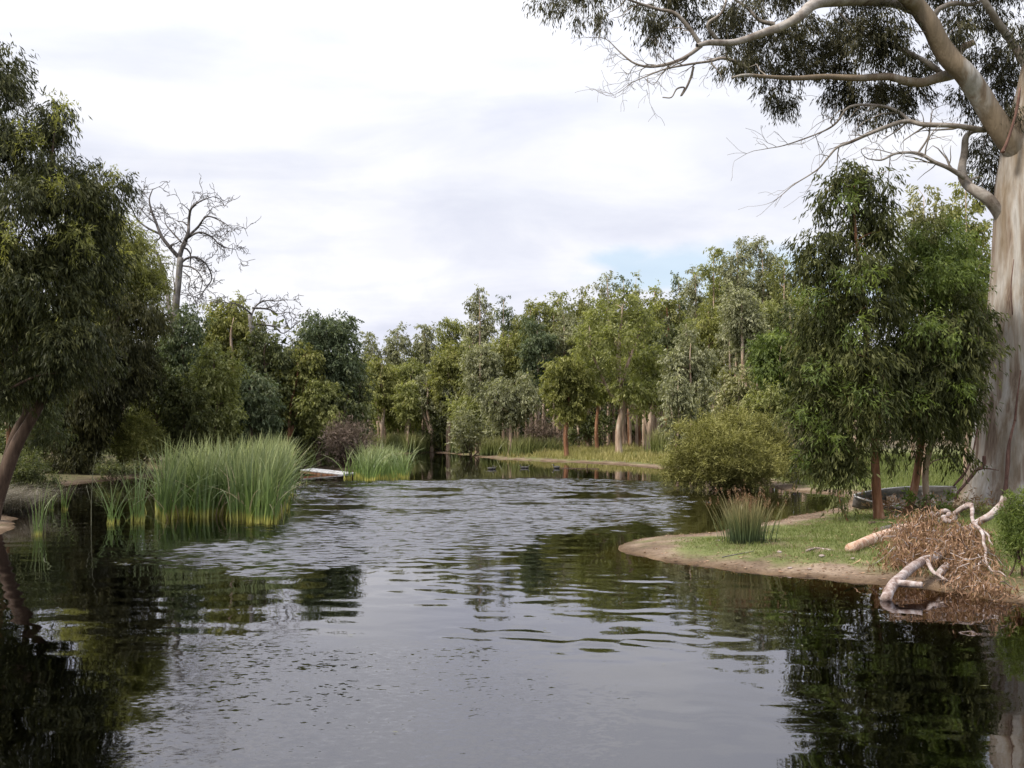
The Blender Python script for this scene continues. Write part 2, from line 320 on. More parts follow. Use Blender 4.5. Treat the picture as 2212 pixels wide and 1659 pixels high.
WZ = waves(WX, WY, 60, .27, .62, 4, 36, .05, 1)*A+waves(WX, WY, 40, .26, .7, -14, 26, .022, 2)*Cz*(.25+1.5*smooth(.38, .62, fbm(WX*.45, WY*.8, 61)))+waves(WX, WY, 30, .3, 1.3, 6, 30, .007, 3)
WZ = np.where(fine, WZ, 0)*smooth(.1, 1.2, -sdf(pond, WX, WY))
top = np.stack([WX, WY, WZ], -1).reshape(-1, 3)
n0 = len(top); c4 = [0, WX.shape[1]-1, WX.size-1, WX.size-WX.shape[1]]
# sides: fans from the edge rows down to the four lower corners
edge = [wi[0, :], wi[:, -1], wi[-1, ::-1], wi[::-1, 0]]; extra = []
rim = np.concatenate([e[:-1] for e in edge]); lowrim = top[rim]+np.array((0, 0, -3.0)); nr = len(rim)
side_q = np.array([(rim[(i+1) % nr], rim[i], n0+i, n0+(i+1) % nr) for i in range(nr)])
m, t = mat('pond_water')
pos = t.n('ShaderNodeNewGeometry').outputs['Position']
def slope(scale, rot, nscale, detail, amp):
    mp = t.n('ShaderNodeMapping', i_Vector=pos, i_Rotation=(0, 0, math.radians(rot)), i_Scale=scale).outputs[0]
    c = t.n('ShaderNodeTexNoise', i_Vector=mp, i_Scale=nscale, i_Detail=detail, i_Roughness=.55, i_Distortion=.2).outputs['Color']
    v = t.n('ShaderNodeVectorMath', operation='SUBTRACT', i_0=c, i_1=(.5, .5, .5)).outputs[0]
    return t.n('ShaderNodeVectorMath', operation='MULTIPLY', i_0=v, i_1=amp).outputs[0]
def vs(v, f): 
    n = t.n('ShaderNodeVectorMath', operation='SCALE', i_0=v); t.l(f, n.inputs[3]); return n.outputs[0]
def vadd(a, b): return t.n('ShaderNodeVectorMath', operation='ADD', i_0=a, i_1=b).outputs[0]
ra = t.n('ShaderNodeAttribute', attribute_name='ripple_a').outputs['Fac']; rb = t.n('ShaderNodeAttribute', attribute_name='ripple_b').outputs['Fac']; rc = t.n('ShaderNodeAttribute', attribute_name='ripple_c').outputs['Fac']
S = vs(vadd(slope((.42, 1.0, 1), 8, 9.0, 4.0, (.7, 1.05, 0)), t.n('ShaderNodeCombineXYZ', i_0=0.0, i_1=-.09, i_2=0.0).outputs[0]), ra)
S = vadd(S, vs(slope((.7, 1.2, 1), -8, 16.0, 2.0, (.22, .36, 0)), rb))
S = vadd(S, slope((.5, 1.2, 1), 20, 9.0, 2.0, (.008, .016, 0)))
nrm = t.n('ShaderNodeVectorMath', operation='NORMALIZE', i_0=vadd(S, t.n('ShaderNodeNewGeometry').outputs['Normal'])).outputs[0]
fr = t.n('ShaderNodeFresnel', i_IOR=2.1, i_Normal=nrm).outputs[0]
gl = t.n('ShaderNodeBsdfGlossy', i_Color=(.98, .97, 1.0, 1), i_Roughness=.02, i_Normal=nrm)
tr = t.n('ShaderNodeBsdfTransparent', i_Color=(.86, .8, .68, 1))
mx = t.n('ShaderNodeMixShader', i_0=fr); t.l(tr.outputs[0], mx.inputs[1]); t.l(gl.outputs[0], mx.inputs[2])
va = t.n('ShaderNodeVolumeAbsorption', i_Color=(.62, .42, .16, 1), i_Density=5.5)
finish(t, mx.outputs[0], va.outputs[0])
WV = np.vstack([top, lowrim]); nv = len(WV)
pad = np.zeros(nr)
water = mesh_obj('water', WV, np.vstack([wq, side_q]), m, None, (0, 0, 0), True,
                 {'ripple_a': ('POINT', np.r_[A.ravel(), pad]), 'ripple_b': ('POINT', np.r_[Bz.ravel(), pad]), 'ripple_c': ('POINT', np.r_[Cz.ravel(), pad])})
import bmesh
bm = bmesh.new(); bm.from_mesh(water.data); bm.verts.ensure_lookup_table()
bm.faces.new([bm.verts[n0+i] for i in range(nr)][::-1]); bmesh.ops.recalc_face_normals(bm, faces=bm.faces); bm.to_mesh(water.data); bm.free()
water['kind'] = 'structure'

# ------------------------------------------------------------------ foliage
def leaf_quads(P, Dr, L, Wd, tint):
    n = len(P); side = unit(np.cross(Dr, rng.normal(0, 1, (n, 3)))); L = np.asarray(L).reshape(-1, 1); Wd = np.asarray(Wd).reshape(-1, 1)
    bend = rng.normal(0, .12, (n, 3))*L
    V = np.empty((n, 4, 3)); V[:, 0] = P; V[:, 1] = P+Dr*L*.45+side*Wd*.5+bend; V[:, 2] = P+Dr*L; V[:, 3] = P+Dr*L*.45-side*Wd*.5+bend
    return V.reshape(-1, 3), np.clip(tint, 0, 1)
def crown(blobs, L, Wd, cov=3.2, droop=.55, tuft=.36, twig=(0, 0, 0), tvar=.16, limit=90000, shell=.55):
    """blobs: (centre, radii). Returns leaf verts, tints and tuft centres."""
    VV = []; TT = []; tufts = []
    for bl_ in blobs:
        c, r = bl_[:2]; cm = bl_[2] if len(bl_) > 2 else 1.0
        c = np.asarray(c, float); r = np.asarray(r, float)
        area = math.pi*r[0]*r[2]; N = int(2.3*cov*cm*area/(.5*L*Wd)); 
        rt = tuft*min(r[0], r[2])*1.2+.15*L; nt_ = int(max(7, min(90, 3.4*(r[0]*r[2])/(rt*rt))))
        d = unit(rng.normal(0, 1, (nt_, 3))); d[:, 2] += .15
        rad = shell+(1-shell)*rng.random((nt_, 1))**.6
        tc_ = c+d*rad*r*.86
        tsz = rt*rng.uniform(.65, 1.25, nt_); wts = tsz**2/np.sum(tsz**2)
        tt = rng.normal(.5, tvar, nt_); tufts.append(tc_)
        M = max(8, N//13); ks = rng.choice(nt_, M, p=wts)
        sc_ = tc_[ks]+unit(rng.normal(0, 1, (M, 3)))*(rng.random((M, 1))**.5)*tsz[ks][:, None]*np.array((1.12, 1.12, .85))
        fl_ = rng.random(M) < .13; sc_[fl_] = c+unit(rng.normal(0, 1, (M, 3)))[fl_]*(rng.random((M, 1))[fl_]**.4)*r*.95
        rn = np.linalg.norm((sc_-c)/r, axis=1); wl = max(.25, .5*min(r[0], r[2])); nn = vnoise(sc_[:, 0]/wl+sc_[:, 1]*.7/wl, sc_[:, 2]/wl-sc_[:, 1]*.4/wl, 12)
        kp = rn < .56+.86*nn; sc_ = sc_[kp]; ks = ks[kp]; M = len(sc_)
        if M < 2: continue
        td = unit(unit(sc_-c)*.5+rng.normal(0, .6, (M, 3))-np.array((0, 0, droop*.7))+np.array(twig)); sl = L*rng.uniform(1.6, 3.4, (M, 1)); st = rng.normal(0, .13, M)
        j = rng.integers(0, M, int(N*M/max(1, len(kp)))); k = ks[j]; u_ = rng.random((len(j), 1))
        P = sc_[j]+td[j]*sl[j]*u_-np.array((0, 0, 1.0))*(u_**2)*sl[j]*droop*.35+rng.normal(0, .28*L, (len(j), 3))
        Dr = unit(np.array((0, 0, -1.0))*droop+rng.normal(0, 1, P.shape)*(1-droop)*.5+td[j]*.45)
        tint = tt[k]+st[j]+rng.normal(0, .13, len(P))
        ln = L*rng.uniform(.6, 1.3, len(P)); V, T = leaf_quads(P, Dr, ln, Wd*rng.uniform(.7, 1.25, len(P)), tint)
        VV.append(V); TT.append(T)
    V = np.concatenate(VV); return V, np.concatenate(TT), np.concatenate(tufts)
def crown_obj(V, T, mt, parent, loc, name='crown'):
    f = np.arange(len(V)).reshape(-1, 4)
    return mesh_obj(name, V, f, mt, parent, loc, False, {'tint': ('FACE', T)})
def limbs_to(mb, nodes, targets, r0, maxn, wig=.12):
    """grow wiggly limbs from the nearest skeleton node below each target"""
    nodes = [np.asarray(n, float) for n in nodes]
    if len(targets) > maxn: targets = targets[rng.choice(len(targets), maxn, replace=False)]
    base = np.array(nodes[0][:3]); order = np.argsort(np.linalg.norm(targets-base, axis=1))
    nd = np.array([n[:3] for n in nodes]); nrad = np.array([n[3] for n in nodes])
    for i in order:
        tg = targets[i]; dv = tg-nd; dist = np.linalg.norm(dv, axis=1)+2.2*np.maximum(0, .35*np.linalg.norm(dv[:, :2], axis=1)-dv[:, 2])
        j = int(np.argmin(dist)); L = np.linalg.norm(tg-nd[j])
        if L < .15: continue
        ra = min(nrad[j]*.7, r0*(.35+.12*L)); n = 5 if L < 2.5 else 7
        p = wiggle(nd[j], tg, n, wig, .06); rr = np.linspace(ra, max(ra*.28, .006), n); mb.tube(p, rr, 5, .05, False)
        nd = np.vstack([nd, p[2:]]); nrad = np.r_[nrad, rr[2:]]

def tree(name, label, D, trunk, blobs, lm, bm_, L, Wd, group=None, cat='tree', cov=3.2, droop=.55, maxl=26, limb=.05, sides=9, extra_trunks=(), grow=1.0, extra=None, **kw):
    """trunk: list of (dx, dy, diameter px, depth offset) in photo px at distance D; blobs: (dx, dy, rx, ry px, depth offset)"""
    def pt(q): return np.r_[W(q[0], q[1], D+(q[3] if len(q) > 3 else 0)), q[2]/F*D/2]
    tks = []
    for tk in (trunk,)+tuple(extra_trunks):
        P = np.array([pt(q) for q in tk])
        g = gz(P[0, 0], P[0, 1])
        if tk is trunk or abs(P[0, 2]-g) < 1.2: P[0, 2] = g-.12
        C_ = curve(P, 5); C_[:, 3] = np.maximum(C_[:, 3], .008); tks.append(C_)
    root = thing(name, label, cat, tks[0][0, :3], group); loc = tks[0][0, :3]
    mb = MB(); nodes = []
    for C_ in tks:
        r = C_[:, 3].copy(); r[:2] *= np.array((1.35, 1.1)); mb.tube(C_[:, :3], r, sides, .07); nodes += [c for c in C_[len(C_)//4:]]
    B = [(W(b[0], b[1], D+(b[4] if len(b) > 4 else 0)), np.array((b[2], (b[2]+b[3])*.5, b[3]))*grow/F*D, b[5] if len(b) > 5 else 1.0) for b in blobs]
    V, T, tf = crown(B, L, Wd, cov, droop, **kw)
    limbs_to(mb, nodes, tf, limb, maxl)
    mb.build('trunk', bm_, root, loc); crown_obj(V, T, lm, root, loc)
    if extra:
        B = [(W(b[0], b[1], D+(b[4] if len(b) > 4 else 0)), np.array((b[2], (b[2]+b[3])*.5, b[3]))/F*D) for b in extra[1]]
        V, T, tf = crown(B, L*.85, Wd*.9, extra[2], .35); crown_obj(V, T, extra[0], root, loc, 'young_leaves')
    return root

def auto_tree(label, dx, top, hw, D, lm, bk, frac=.7, lean=0, tw=10, name='gum_tree', group=None, L=None, Wd=None, cov=2.35, n=7, **kw):
    """a gum whose crown is a ragged stack of foliage clumps along a leaning stem"""
    while float(shore(np.array([(dx-CX)/F*D]), np.array([D]))[0]) < .7 and D < 130: D += .5
    x = (dx-CX)/F*D; g = gz(x, D); by = HY+(CAMH-g)*F/D
    H = by-top; bot = top+H*frac
    blobs = []
    for i in range(n):
        t = i/(n-1); env = hw*1.08*max(.06, 1-(abs(2*t-.95)/1.16)**2.3)**.5; y = top+hw*.42+t*(bot-top-hw*.85)
        blobs.append((dx+lean*(1-t)+rng.uniform(-.18, .18)*hw, y, env*.66, max(env*.62, hw*.4)*rng.uniform(.9, 1.1), 0))
        if 0 < i:
            for k in range(2):
                a = (k+rng.uniform(-.25, .25))*math.pi+rng.uniform(-.5, .5); rr = hw*rng.uniform(.34, .5); off = max(0, env-rr*.8)
                blobs.append((dx+lean*(1-t)+math.cos(a)*off, y+rng.uniform(-.08, .08)*H, rr, rr*rng.uniform(.95, 1.5), math.sin(a)*off/F*D))
    sh_ = rng.uniform(.05, .6)*hw/F*D; blobs = [(b[0], b[1], b[2], b[3], b[4]+sh_) for b in blobs]
    j = rng.uniform(-.3, .3, 3)*hw
    trunk = [(dx-lean*.3, by, tw, 0), (dx-lean*.1+j[0]*.3, by-H*.25, tw*.85, 0), (dx+lean*.3+j[1]*.4, by-H*.5, tw*.62, .2), (dx+lean*.7+j[2]*.4, by-H*.75, tw*.36, 0), (dx+lean, top+hw*.7, tw*.14, 0)]
    ex = ()
    if rng.random() < .45:
        s = rng.choice([-1, 1]); ex = ([(dx+j[0]*.2, by-H*.2, tw*.7, 0), (dx+s*hw*.35, by-H*.45, tw*.5, .3), (dx+s*hw*.55+lean*.5, by-H*.72, tw*.22, .2)],)
    if L is None: L = .13+.0014*D
    if Wd is None: Wd = L*.37
    return tree(name, label, D, trunk, blobs, lm, bk, L, Wd, group, cov=cov, extra_trunks=ex, sides=7, maxl=36, limb=.09, **kw)

def shrub(name, label, D, blobs, lm, bk, L, Wd, cov=3.5, droop=.1, group=None, stems=9, cat='shrub', **kw):
    B = [(W(b[0], b[1], D+(b[4] if len(b) > 4 else 0)), np.array((b[2], (b[2]+b[3])*.5, b[3]))/F*D) for b in blobs]
    cx = np.mean([b[0][0] for b in B]); cy = np.mean([b[0][1] for b in B]); g = gz(cx, cy); g = max(g, -.3)
    loc = np.array((cx, cy, g)); root = thing(name, label, cat, loc, group)
    V, T, tf = crown(B, L, Wd, cov, droop, **kw)
    V[:, 2] = np.maximum(V[:, 2], g+.02)
    mb = MB(); 
    for i in range(stems):
        tg = tf[rng.integers(len(tf))]; b = loc+np.array((rng.uniform(-.25, .25), rng.uniform(-.25, .25), -.08)); r = .03 if D > 20 else .02
        mb.tube(wiggle(b, tg, 6, .08), np.linspace(r, .006, 6), 5, .05, False)
    mb.build('stem', bk, root, loc); crown_obj(V, T, lm, root, loc, 'foliage')
    return root

# blades (reeds, rushes, grasses): strips of nseg quads
def blades(base, h, wd, lean, curl, nseg, tint):
    """base (n,3); h,wd (n); lean (n,2) horizontal shift at mid, curl (n) droop of the tip"""
    n = len(base); u = np.linspace(0, 1, nseg+1)[None, :, None]; az = np.arctan2(lean[:, 1], lean[:, 0])
    ld = np.stack([np.cos(az), np.sin(az), 0*az], -1)[:, None, :]; lm_ = np.linalg.norm(lean, axis=1)[:, None, None]
    hh = h[:, None, None]
    P = base[:, None, :]+np.array((0, 0, 1.0))*hh*(u-curl[:, None, None]*u**3)+ld*(lm_*hh*(.35*u+.65*u**2+curl[:, None, None]*1.1*u**3))
    fa = rng.uniform(0, np.pi, n); sdv = np.stack([np.cos(fa), np.sin(fa), 0*fa], -1)[:, None, :]
    ww = wd[:, None, None]*(1-.92*u**2.5)*.5
    A_ = P-sdv*ww; B_ = P+sdv*ww; V = np.stack([A_, B_], 2).reshape(n, -1, 3)
    k = 2*(nseg+1); b0 = (np.arange(n)*k)[:, None]; s = np.arange(nseg)*2
    Q = np.stack([b0+s, b0+s+1, b0+s+3, b0+s+2], -1).reshape(-1, 4)
    along = np.tile(np.repeat(np.linspace(0, 1, nseg+1), 2), n); tn = np.repeat(tint, k)
    return V.reshape(-1, 3), Q, along, np.clip(tn, 0, 1)
def blade_obj(name, data, mt, parent=None, loc=(0, 0, 0)):
    V, Q, al, tn = data; return mesh_obj(name, V, Q, mt, parent, loc, False, {'along': ('POINT', al), 'tint': ('POINT', tn)})
# ------------------------------------------------------------------ forest across the pond
BG = 'gum trees on the far side of the pond'
K = dict(group=BG)
for lab, dx, top, hw, D, lm, bk, kw in [
    # back row, along the skyline
    ('slender grey-green gum alone on the skyline at the narrow gap of sky', 803, 714, 24, 92, L_GREY, K_PALE, dict(frac=.5, tw=5)),
    ('open-crowned grey gum left of the twin-topped one on the low skyline', 860, 700, 33, 92, L_GREY, K_PALE, dict(frac=.55, tw=6)),
    ('rounded grey gum top where the skyline starts to climb right', 916, 696, 32, 92, L_GREY, K_PALE, dict(frac=.55, tw=6)),
    ('dark green gum on the shoulder of the skyline below the tall grey one', 975, 690, 38, 90, L_GUM, K_PALE, dict(frac=.6)),
    ('tall grey-green gum rising above the left shoulder of the forest', 1036, 622, 34, 88, L_GREY, K_PALE, dict(frac=.55)),
    ('narrow pointed gum just right of the tall grey-green one', 1088, 634, 24, 90, L_BLUE, K_PALE, dict(frac=.6, tw=6)),
    ('olive gum with a flat leafy top on the rising skyline', 1146, 645, 44, 90, L_OLIVE, K_PALE, dict(frac=.6)),
    ('mid-green gum forming the rounded hump of the skyline', 1205, 628, 42, 90, L_GUM, K_PALE, dict(frac=.6)),
    ('bushy olive gum behind the big forked shoreline gum', 1258, 618, 36, 91, L_OLIVE, K_PALE, dict(frac=.6)),
    ('grey round-topped gum poking above its neighbours, left of a twin pair', 1312, 588, 27, 92, L_GREY, K_PALE, dict(frac=.5)),
    ('left one of the twin spires in the middle of the skyline', 1347, 590, 19, 93, L_BLUE, K_PALE, dict(frac=.5, tw=5)),
    ('right one of the twin spires in the middle of the skyline', 1374, 588, 19, 92, L_GUM, K_PALE, dict(frac=.5, tw=5)),
    ('dark gum filling the dip of the skyline right of the twin spires', 1414, 612, 30, 94, L_GUM, K_PALE, dict(frac=.6)),
    ('small pointed gum top between the dip and the highest gums', 1466, 592, 22, 94, L_BLUE, K_PALE, dict(frac=.5, tw=5)),
    ('reddish-stemmed gum behind the dip in the skyline', 1440, 640, 44, 88, L_OLIVE, K_RED, dict(frac=.65)),
    ('gum stepping up to the left of the highest gums', 1502, 575, 34, 88, L_GREY, K_PALE, dict(frac=.6)),
    ('tall gum with a leafy knob, second step to the highest crowns', 1542, 530, 32, 86, L_GUM, K_PALE, dict(frac=.6)),
    ('highest gum of the forest with pale stem showing through', 1592, 512, 40, 84, L_GREY, K_PALE, dict(frac=.55, tw=12)),
    ('broad grey-green gum beside the highest one, its right neighbour', 1646, 514, 44, 84, L_GREY, K_PALE, dict(frac=.55, tw=10)),
    ('gum whose crown slopes down to the dark tree on the right bank', 1694, 552, 36, 82, L_GUM, K_PALE, dict(frac=.6)),
    ('shaded gum half hidden behind the dark tree on the right bank', 1738, 600, 40, 80, L_GUM, K_PALE, dict(frac=.65)),
    ('hidden gum behind the right bank trees, beyond the clearing', 1800, 620, 50, 78, L_OLIVE, K_PALE, dict(frac=.65)),
    # middle row
    ('pale green gum under the low skyline, left of centre', 826, 768, 42, 84, L_OLIVE, K_PALE, dict(frac=.75)),
    ('leaning pale-limbed gum above the rush clumps on the far bank', 880, 775, 48, 86, L_GUM, K_PALE, dict(frac=.7, lean=12)),
    ('bright green bushy gum right of the low skyline', 968, 742, 44, 82, L_OLIVE, K_PALE, dict(frac=.7)),
    ('silvery gum below the tall grey-green skyline gum', 1040, 735, 46, 78, L_GREY, K_PALE, dict(frac=.75)),
    ('yellow-green gum in the middle of the left forest slope', 1098, 712, 48, 80, L_OLIVE, K_PALE, dict(frac=.7)),
    ('bluish gum between two yellow-green ones on the forest slope', 1160, 690, 44, 79, L_BLUE, K_PALE, dict(frac=.7)),
    ('smoky grey gum in mid slope, left of the forked shoreline gum', 1218, 668, 40, 80, L_GREY, K_PALE, dict(frac=.7)),
    ('olive gum behind the left arm of the forked shoreline gum', 1272, 670, 42, 78, L_GUM, K_PALE, dict(frac=.7)),
    ('bushy gum behind the right arm of the forked shoreline gum', 1392, 680, 42, 78, L_GUM, K_PALE, dict(frac=.65)),
    ('dark gum with rusty undergrowth shade right of the forked gum', 1440, 700, 42, 76, L_SHADE, K_RED, dict(frac=.7)),
    ('drab gum under the dip of the skyline', 1482, 680, 36, 76, L_GUM, K_PALE, dict(frac=.7)),
    ('yellowish gum below the step to the highest crowns', 1530, 650, 40, 74, L_OLIVE, K_PALE, dict(frac=.7)),
    ('grey-leaved gum below the highest crowns, pale stem leaning', 1590, 640, 42, 72, L_GREY, K_PALE, dict(frac=.6, lean=8)),
    ('gum with two leaning pinkish stems under the highest crowns', 1648, 640, 42, 70, L_GUM, K_PALE, dict(frac=.55, lean=16, tw=11)),
    ('shadowed gum low on the slope behind the bright green tree', 1706, 650, 44, 68, L_SHADE, K_PALE, dict(frac=.7)),
]:
    kw['frac'] = min(kw['frac'], .62)*.97; auto_tree(lab, dx, top, hw*.80, D, lm, bk, group=BG, **kw)
sky_x = [780, 865, 916, 950, 990, 1036, 1088, 1146, 1205, 1258, 1312, 1372, 1414, 1466, 1502, 1542, 1592, 1646, 1694, 1738, 1900, 2100]
sky_y = [740, 725, 715, 730, 690, 650, 660, 650, 640, 630, 610, 610, 625, 615, 590, 550, 530, 530, 565, 610, 620, 600]
mats_ = [L_GUM, L_GUM, L_GREY, L_GUM, L_OLIVE, L_GREY, L_GUM]
for i in range(66):
    dx = 790+i*14.5+rng.uniform(-7, 7); tp = float(np.interp(dx, sky_x, sky_y))+(rng.uniform(22, 60) if i % 3 else rng.uniform(60, 130))
    auto_tree('gum packed between the others inside the far forest belt', dx, tp, rng.uniform(18, 27), (94 if i % 3 else 84)+rng.uniform(-6, 8), mats_[i % 7], K_PALE, frac=.56, tw=6, n=6, group='packed gums inside the far forest belt', cov=2.2)
# shoreline row with trunks in view
for lab, dx, top, hw, D, lm, bk, kw in [
    ('grey gum with curved bare pale trunk at the far water edge', 930, 800, 42, 80, L_GREY, K_PALE, dict(frac=.60, lean=-10, tw=9, cov=1.7)),
    ('low spreading grey gum leaning over the far bank, slim trunk', 1100, 815, 62, 71, L_GREY, K_PALE, dict(frac=.60, tw=9, cov=1.5)),
    ('silver-leaved bushy gum left of the low spreading grey one', 1030, 850, 44, 76, L_GUM, K_PALE, dict(frac=.62, tw=7, cov=1.8)),
    ('small yellow-green gum with a short red trunk on dry grass', 1225, 765, 50, 67, L_OLIVE, K_RED, dict(frac=.62, tw=11)),
    ('gum with two close stems between the yellow-green and forked gums', 1290, 760, 38, 74, L_GUM, K_RED, dict(frac=.5, tw=9)),
    ('pale-trunked gum leaning right, right of the forked shoreline gum', 1402, 735, 46, 70, L_GUM, K_PALE, dict(frac=.58, tw=12, lean=14)),
    ('grey-leaved gum rising behind the left end of the big tea-tree bush', 1492, 705, 56, 60, L_GREY, K_PALE, dict(frac=.85, tw=8)),
    ('low grey-leaved gum drooping over the left end of the tea-tree bush', 1465, 800, 34, 58, L_GREY, K_PALE, dict(frac=.85, tw=7)),
    ('gum with a twisting pink trunk above the tea-tree bush', 1612, 620, 46, 62, L_GREY, K_PALE, dict(frac=.42, tw=13, lean=-10)),
    ('pale yellow-green sapling behind the top of the tea-tree bush', 1596, 792, 46, 47, L_YEL, K_PALE, dict(frac=.82, tw=7, cov=2.4)),
    ('bright fresh-green round-crowned tree behind the tea-tree bush', 1688, 705, 62, 48, L_BRIGHT, K_PALE, dict(frac=.62, tw=9)),
    ('dull green tree under the bright round-crowned one', 1665, 820, 50, 45, L_GUM, K_DARK, dict(frac=.85)),
    ('yellow-green tree peeping left of the dark right bank tree', 1775, 800, 46, 42, L_BRIGHT, K_DARK, dict(frac=.85)),
    ('light green tree at the clearing behind the right bank trees', 1850, 720, 60, 52, L_GUM, K_PALE, dict(frac=.8)),
    ('shady tree behind the right bank trees near the big trunk', 1975, 700, 70, 56, L_GUM, K_PALE, dict(frac=.78)),
    ('airy pale-topped gum above the bright green tree, right bank', 1996, 396, 46, 38, L_YEL, K_PALE, dict(frac=.55, cov=1.7)),
    ('pale-topped gum just left of the huge white trunk', 2086, 372, 58, 40, L_OLIVE, K_PALE, dict(frac=.6, cov=1.9)),
    ('dark bushy tree filling the space beside the huge white trunk', 2120, 560, 60, 42, L_SHADE, K_DARK, dict(frac=.85)),
]:
    auto_tree(lab, dx, top, hw*.95, D, lm, bk, group='gum trees along the far and right banks', **kw)
# the big forked gum on the far bank
tree('gum_tree', 'big forked gum with pale trunk standing on the dry grass across the pond', 67,
     [(1338, 985, 17, 0), (1336, 930, 14, 0), (1345, 880, 13, 0), (1338, 830, 11, 0), (1336, 760, 9, 0), (1342, 700, 5, 0), (1345, 660, 3, 0)],
     [(1345, 660, 34, 30), (1300, 690, 34, 28, -1), (1392, 690, 36, 30, 0), (1260, 740, 34, 26, -1), (1335, 735, 40, 30, -2), (1300, 790, 42, 30, 0), (1380, 770, 38, 32, 1), (1350, 830, 40, 26, -1), (1400, 830, 26, 26), (1258, 800, 30, 26, 1), (1310, 850, 26, 22, 1), (1375, 875, 20, 18)],
     L_GUM, K_PALE, .30, .10, group='gum trees along the far and right banks', cov=2.3, droop=.4, maxl=34, limb=.09,
     extra_trunks=([(1336, 870, 9, 0), (1318, 850, 7, 0), (1290, 790, 5, 0), (1268, 740, 3, 0)], [(1340, 830, 8, 0), (1362, 770, 6, 0), (1385, 710, 3, .5)], [(1338, 770, 6, 0), (1318, 700, 4, 0), (1308, 680, 2, 0)]))
# shaded stand of slim trunks seen under the crowns
for i in range(16):
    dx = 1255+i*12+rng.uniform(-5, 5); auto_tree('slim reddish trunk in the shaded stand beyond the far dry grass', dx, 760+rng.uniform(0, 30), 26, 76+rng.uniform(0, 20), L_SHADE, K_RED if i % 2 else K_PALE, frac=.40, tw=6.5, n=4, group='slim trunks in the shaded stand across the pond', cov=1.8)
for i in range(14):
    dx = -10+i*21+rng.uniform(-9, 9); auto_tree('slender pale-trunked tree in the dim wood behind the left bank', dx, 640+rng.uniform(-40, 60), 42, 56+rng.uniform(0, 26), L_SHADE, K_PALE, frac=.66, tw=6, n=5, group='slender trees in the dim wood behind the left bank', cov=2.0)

# trees on the left behind the reeds
for lab, dx, top, hw, D, lm, bk, kw in [
    ('dark bushy gum to the left of the bare dead tree, behind the reeds', 338, 700, 50, 55, L_DARK, K_DARK, dict(frac=.8)),
    ('blue-green gum in front of the bare dead tree', 398, 662, 58, 52, L_BLUE, K_DARK, dict(frac=.72)),
    ('tall gum with a rounded olive-yellow top beside the dead tree', 505, 640, 66, 56, L_OLIVE, K_PALE, dict(frac=.6, tw=13)),
    ('bluish bushy gum directly behind the left half of the reeds', 462, 735, 58, 49, L_GUM, K_DARK, dict(frac=.85)),
    ('dark gum under the broken dead branch', 574, 700, 52, 55, L_SHADE, K_DARK, dict(frac=.75)),
    ('olive-brown gum with a slanting red limb behind the reeds', 622, 745, 56, 50, L_OLIVE, K_RED, dict(frac=.75, lean=20)),
    ('low blue-green gum behind the middle of the reeds', 545, 790, 56, 47, L_BLUE, K_DARK, dict(frac=.85)),
    ('round-topped blue-green gum standing above the pond jetty', 706, 674, 62, 57, L_BLUE, K_PALE, dict(frac=.6, tw=9)),
    ('grey-green gum at the left shoulder of the round-topped one', 655, 706, 40, 58, L_GREY, K_DARK, dict(frac=.7)),
    ('dull brown-green gum at the edge of the gap of sky', 757, 758, 40, 60, L_SHADE, K_PALE, dict(frac=.8)),
    ('blue-green gum directly above the jetty, leaves down low', 690, 812, 48, 48, L_GUM, K_DARK, dict(frac=.75)),
    ('dark bushy tree above the twiggy brown bush', 745, 850, 42, 55, L_SHADE, K_DARK, dict(frac=.9)),
    ('dark low tree behind the left end of the reeds', 395, 800, 50, 47, L_DARK, K_DARK, dict(frac=.85)),
]:
    auto_tree(lab, dx, top, hw, D, lm, bk, group='trees behind the reeds on the left', **kw)

# far wood: reads as one dark mass behind everything
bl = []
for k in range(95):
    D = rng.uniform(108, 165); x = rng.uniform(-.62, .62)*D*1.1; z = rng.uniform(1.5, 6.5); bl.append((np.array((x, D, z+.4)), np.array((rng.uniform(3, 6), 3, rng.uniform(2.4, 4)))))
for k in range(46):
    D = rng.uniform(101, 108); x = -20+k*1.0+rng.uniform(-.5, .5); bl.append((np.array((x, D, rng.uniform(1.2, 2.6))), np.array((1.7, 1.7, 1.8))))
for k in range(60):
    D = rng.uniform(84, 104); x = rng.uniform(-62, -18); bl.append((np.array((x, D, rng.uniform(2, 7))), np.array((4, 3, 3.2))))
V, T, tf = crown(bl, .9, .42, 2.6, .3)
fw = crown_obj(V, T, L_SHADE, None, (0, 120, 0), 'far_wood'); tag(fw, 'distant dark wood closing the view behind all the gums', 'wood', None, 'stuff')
mb = MB()
for k in range(150):
    D = rng.uniform(100, 150); x = rng.uniform(-.6, .6)*D; mb.tube([(x, D, .2), (x+rng.uniform(-.5, .5), D, 3.5), (x+rng.uniform(-1, 1), D, 8)], [.16, .13, .07], 5, .05, False)
mb.build('trunks', K_PALE, fw, (0, 120, 0))

# ------------------------------------------------------------------ dead trees
def spray(mb, p, d, L, r, depth, wig=.35, grav=0.0, kids=3):
    n = 6; P = [np.array(p)]; d = unit(np.array(d, float))
    for i in range(n-1):
        d = unit(d+rng.normal(0, wig, 3)*.55+np.array((0, 0, grav))); P.append(P[-1]+d*L/(n-1))
    P = np.array(P); r = max(r, .004 if P[0, 1] < 40 else .016); rr = np.linspace(r, max(r*.35, .004 if P[0, 1] < 40 else .012), n); mb.tube(P, rr, 4 if r < .03 else 6, .04, False)
    if depth > 0:
        for k in range(kids):
            i = rng.integers(1, n-1) if k else n-1
            nd = unit((P[i]-P[i-1])+0*d); nd = unit(nd+rng.normal(0, .62, 3)); spray(mb, P[i], nd, L*rng.uniform(.5, .78), max(rr[i]*.62, .004), depth-1, wig, grav, kids)
def Z1(x, y): return N2D(x*.3858, y*.3858)
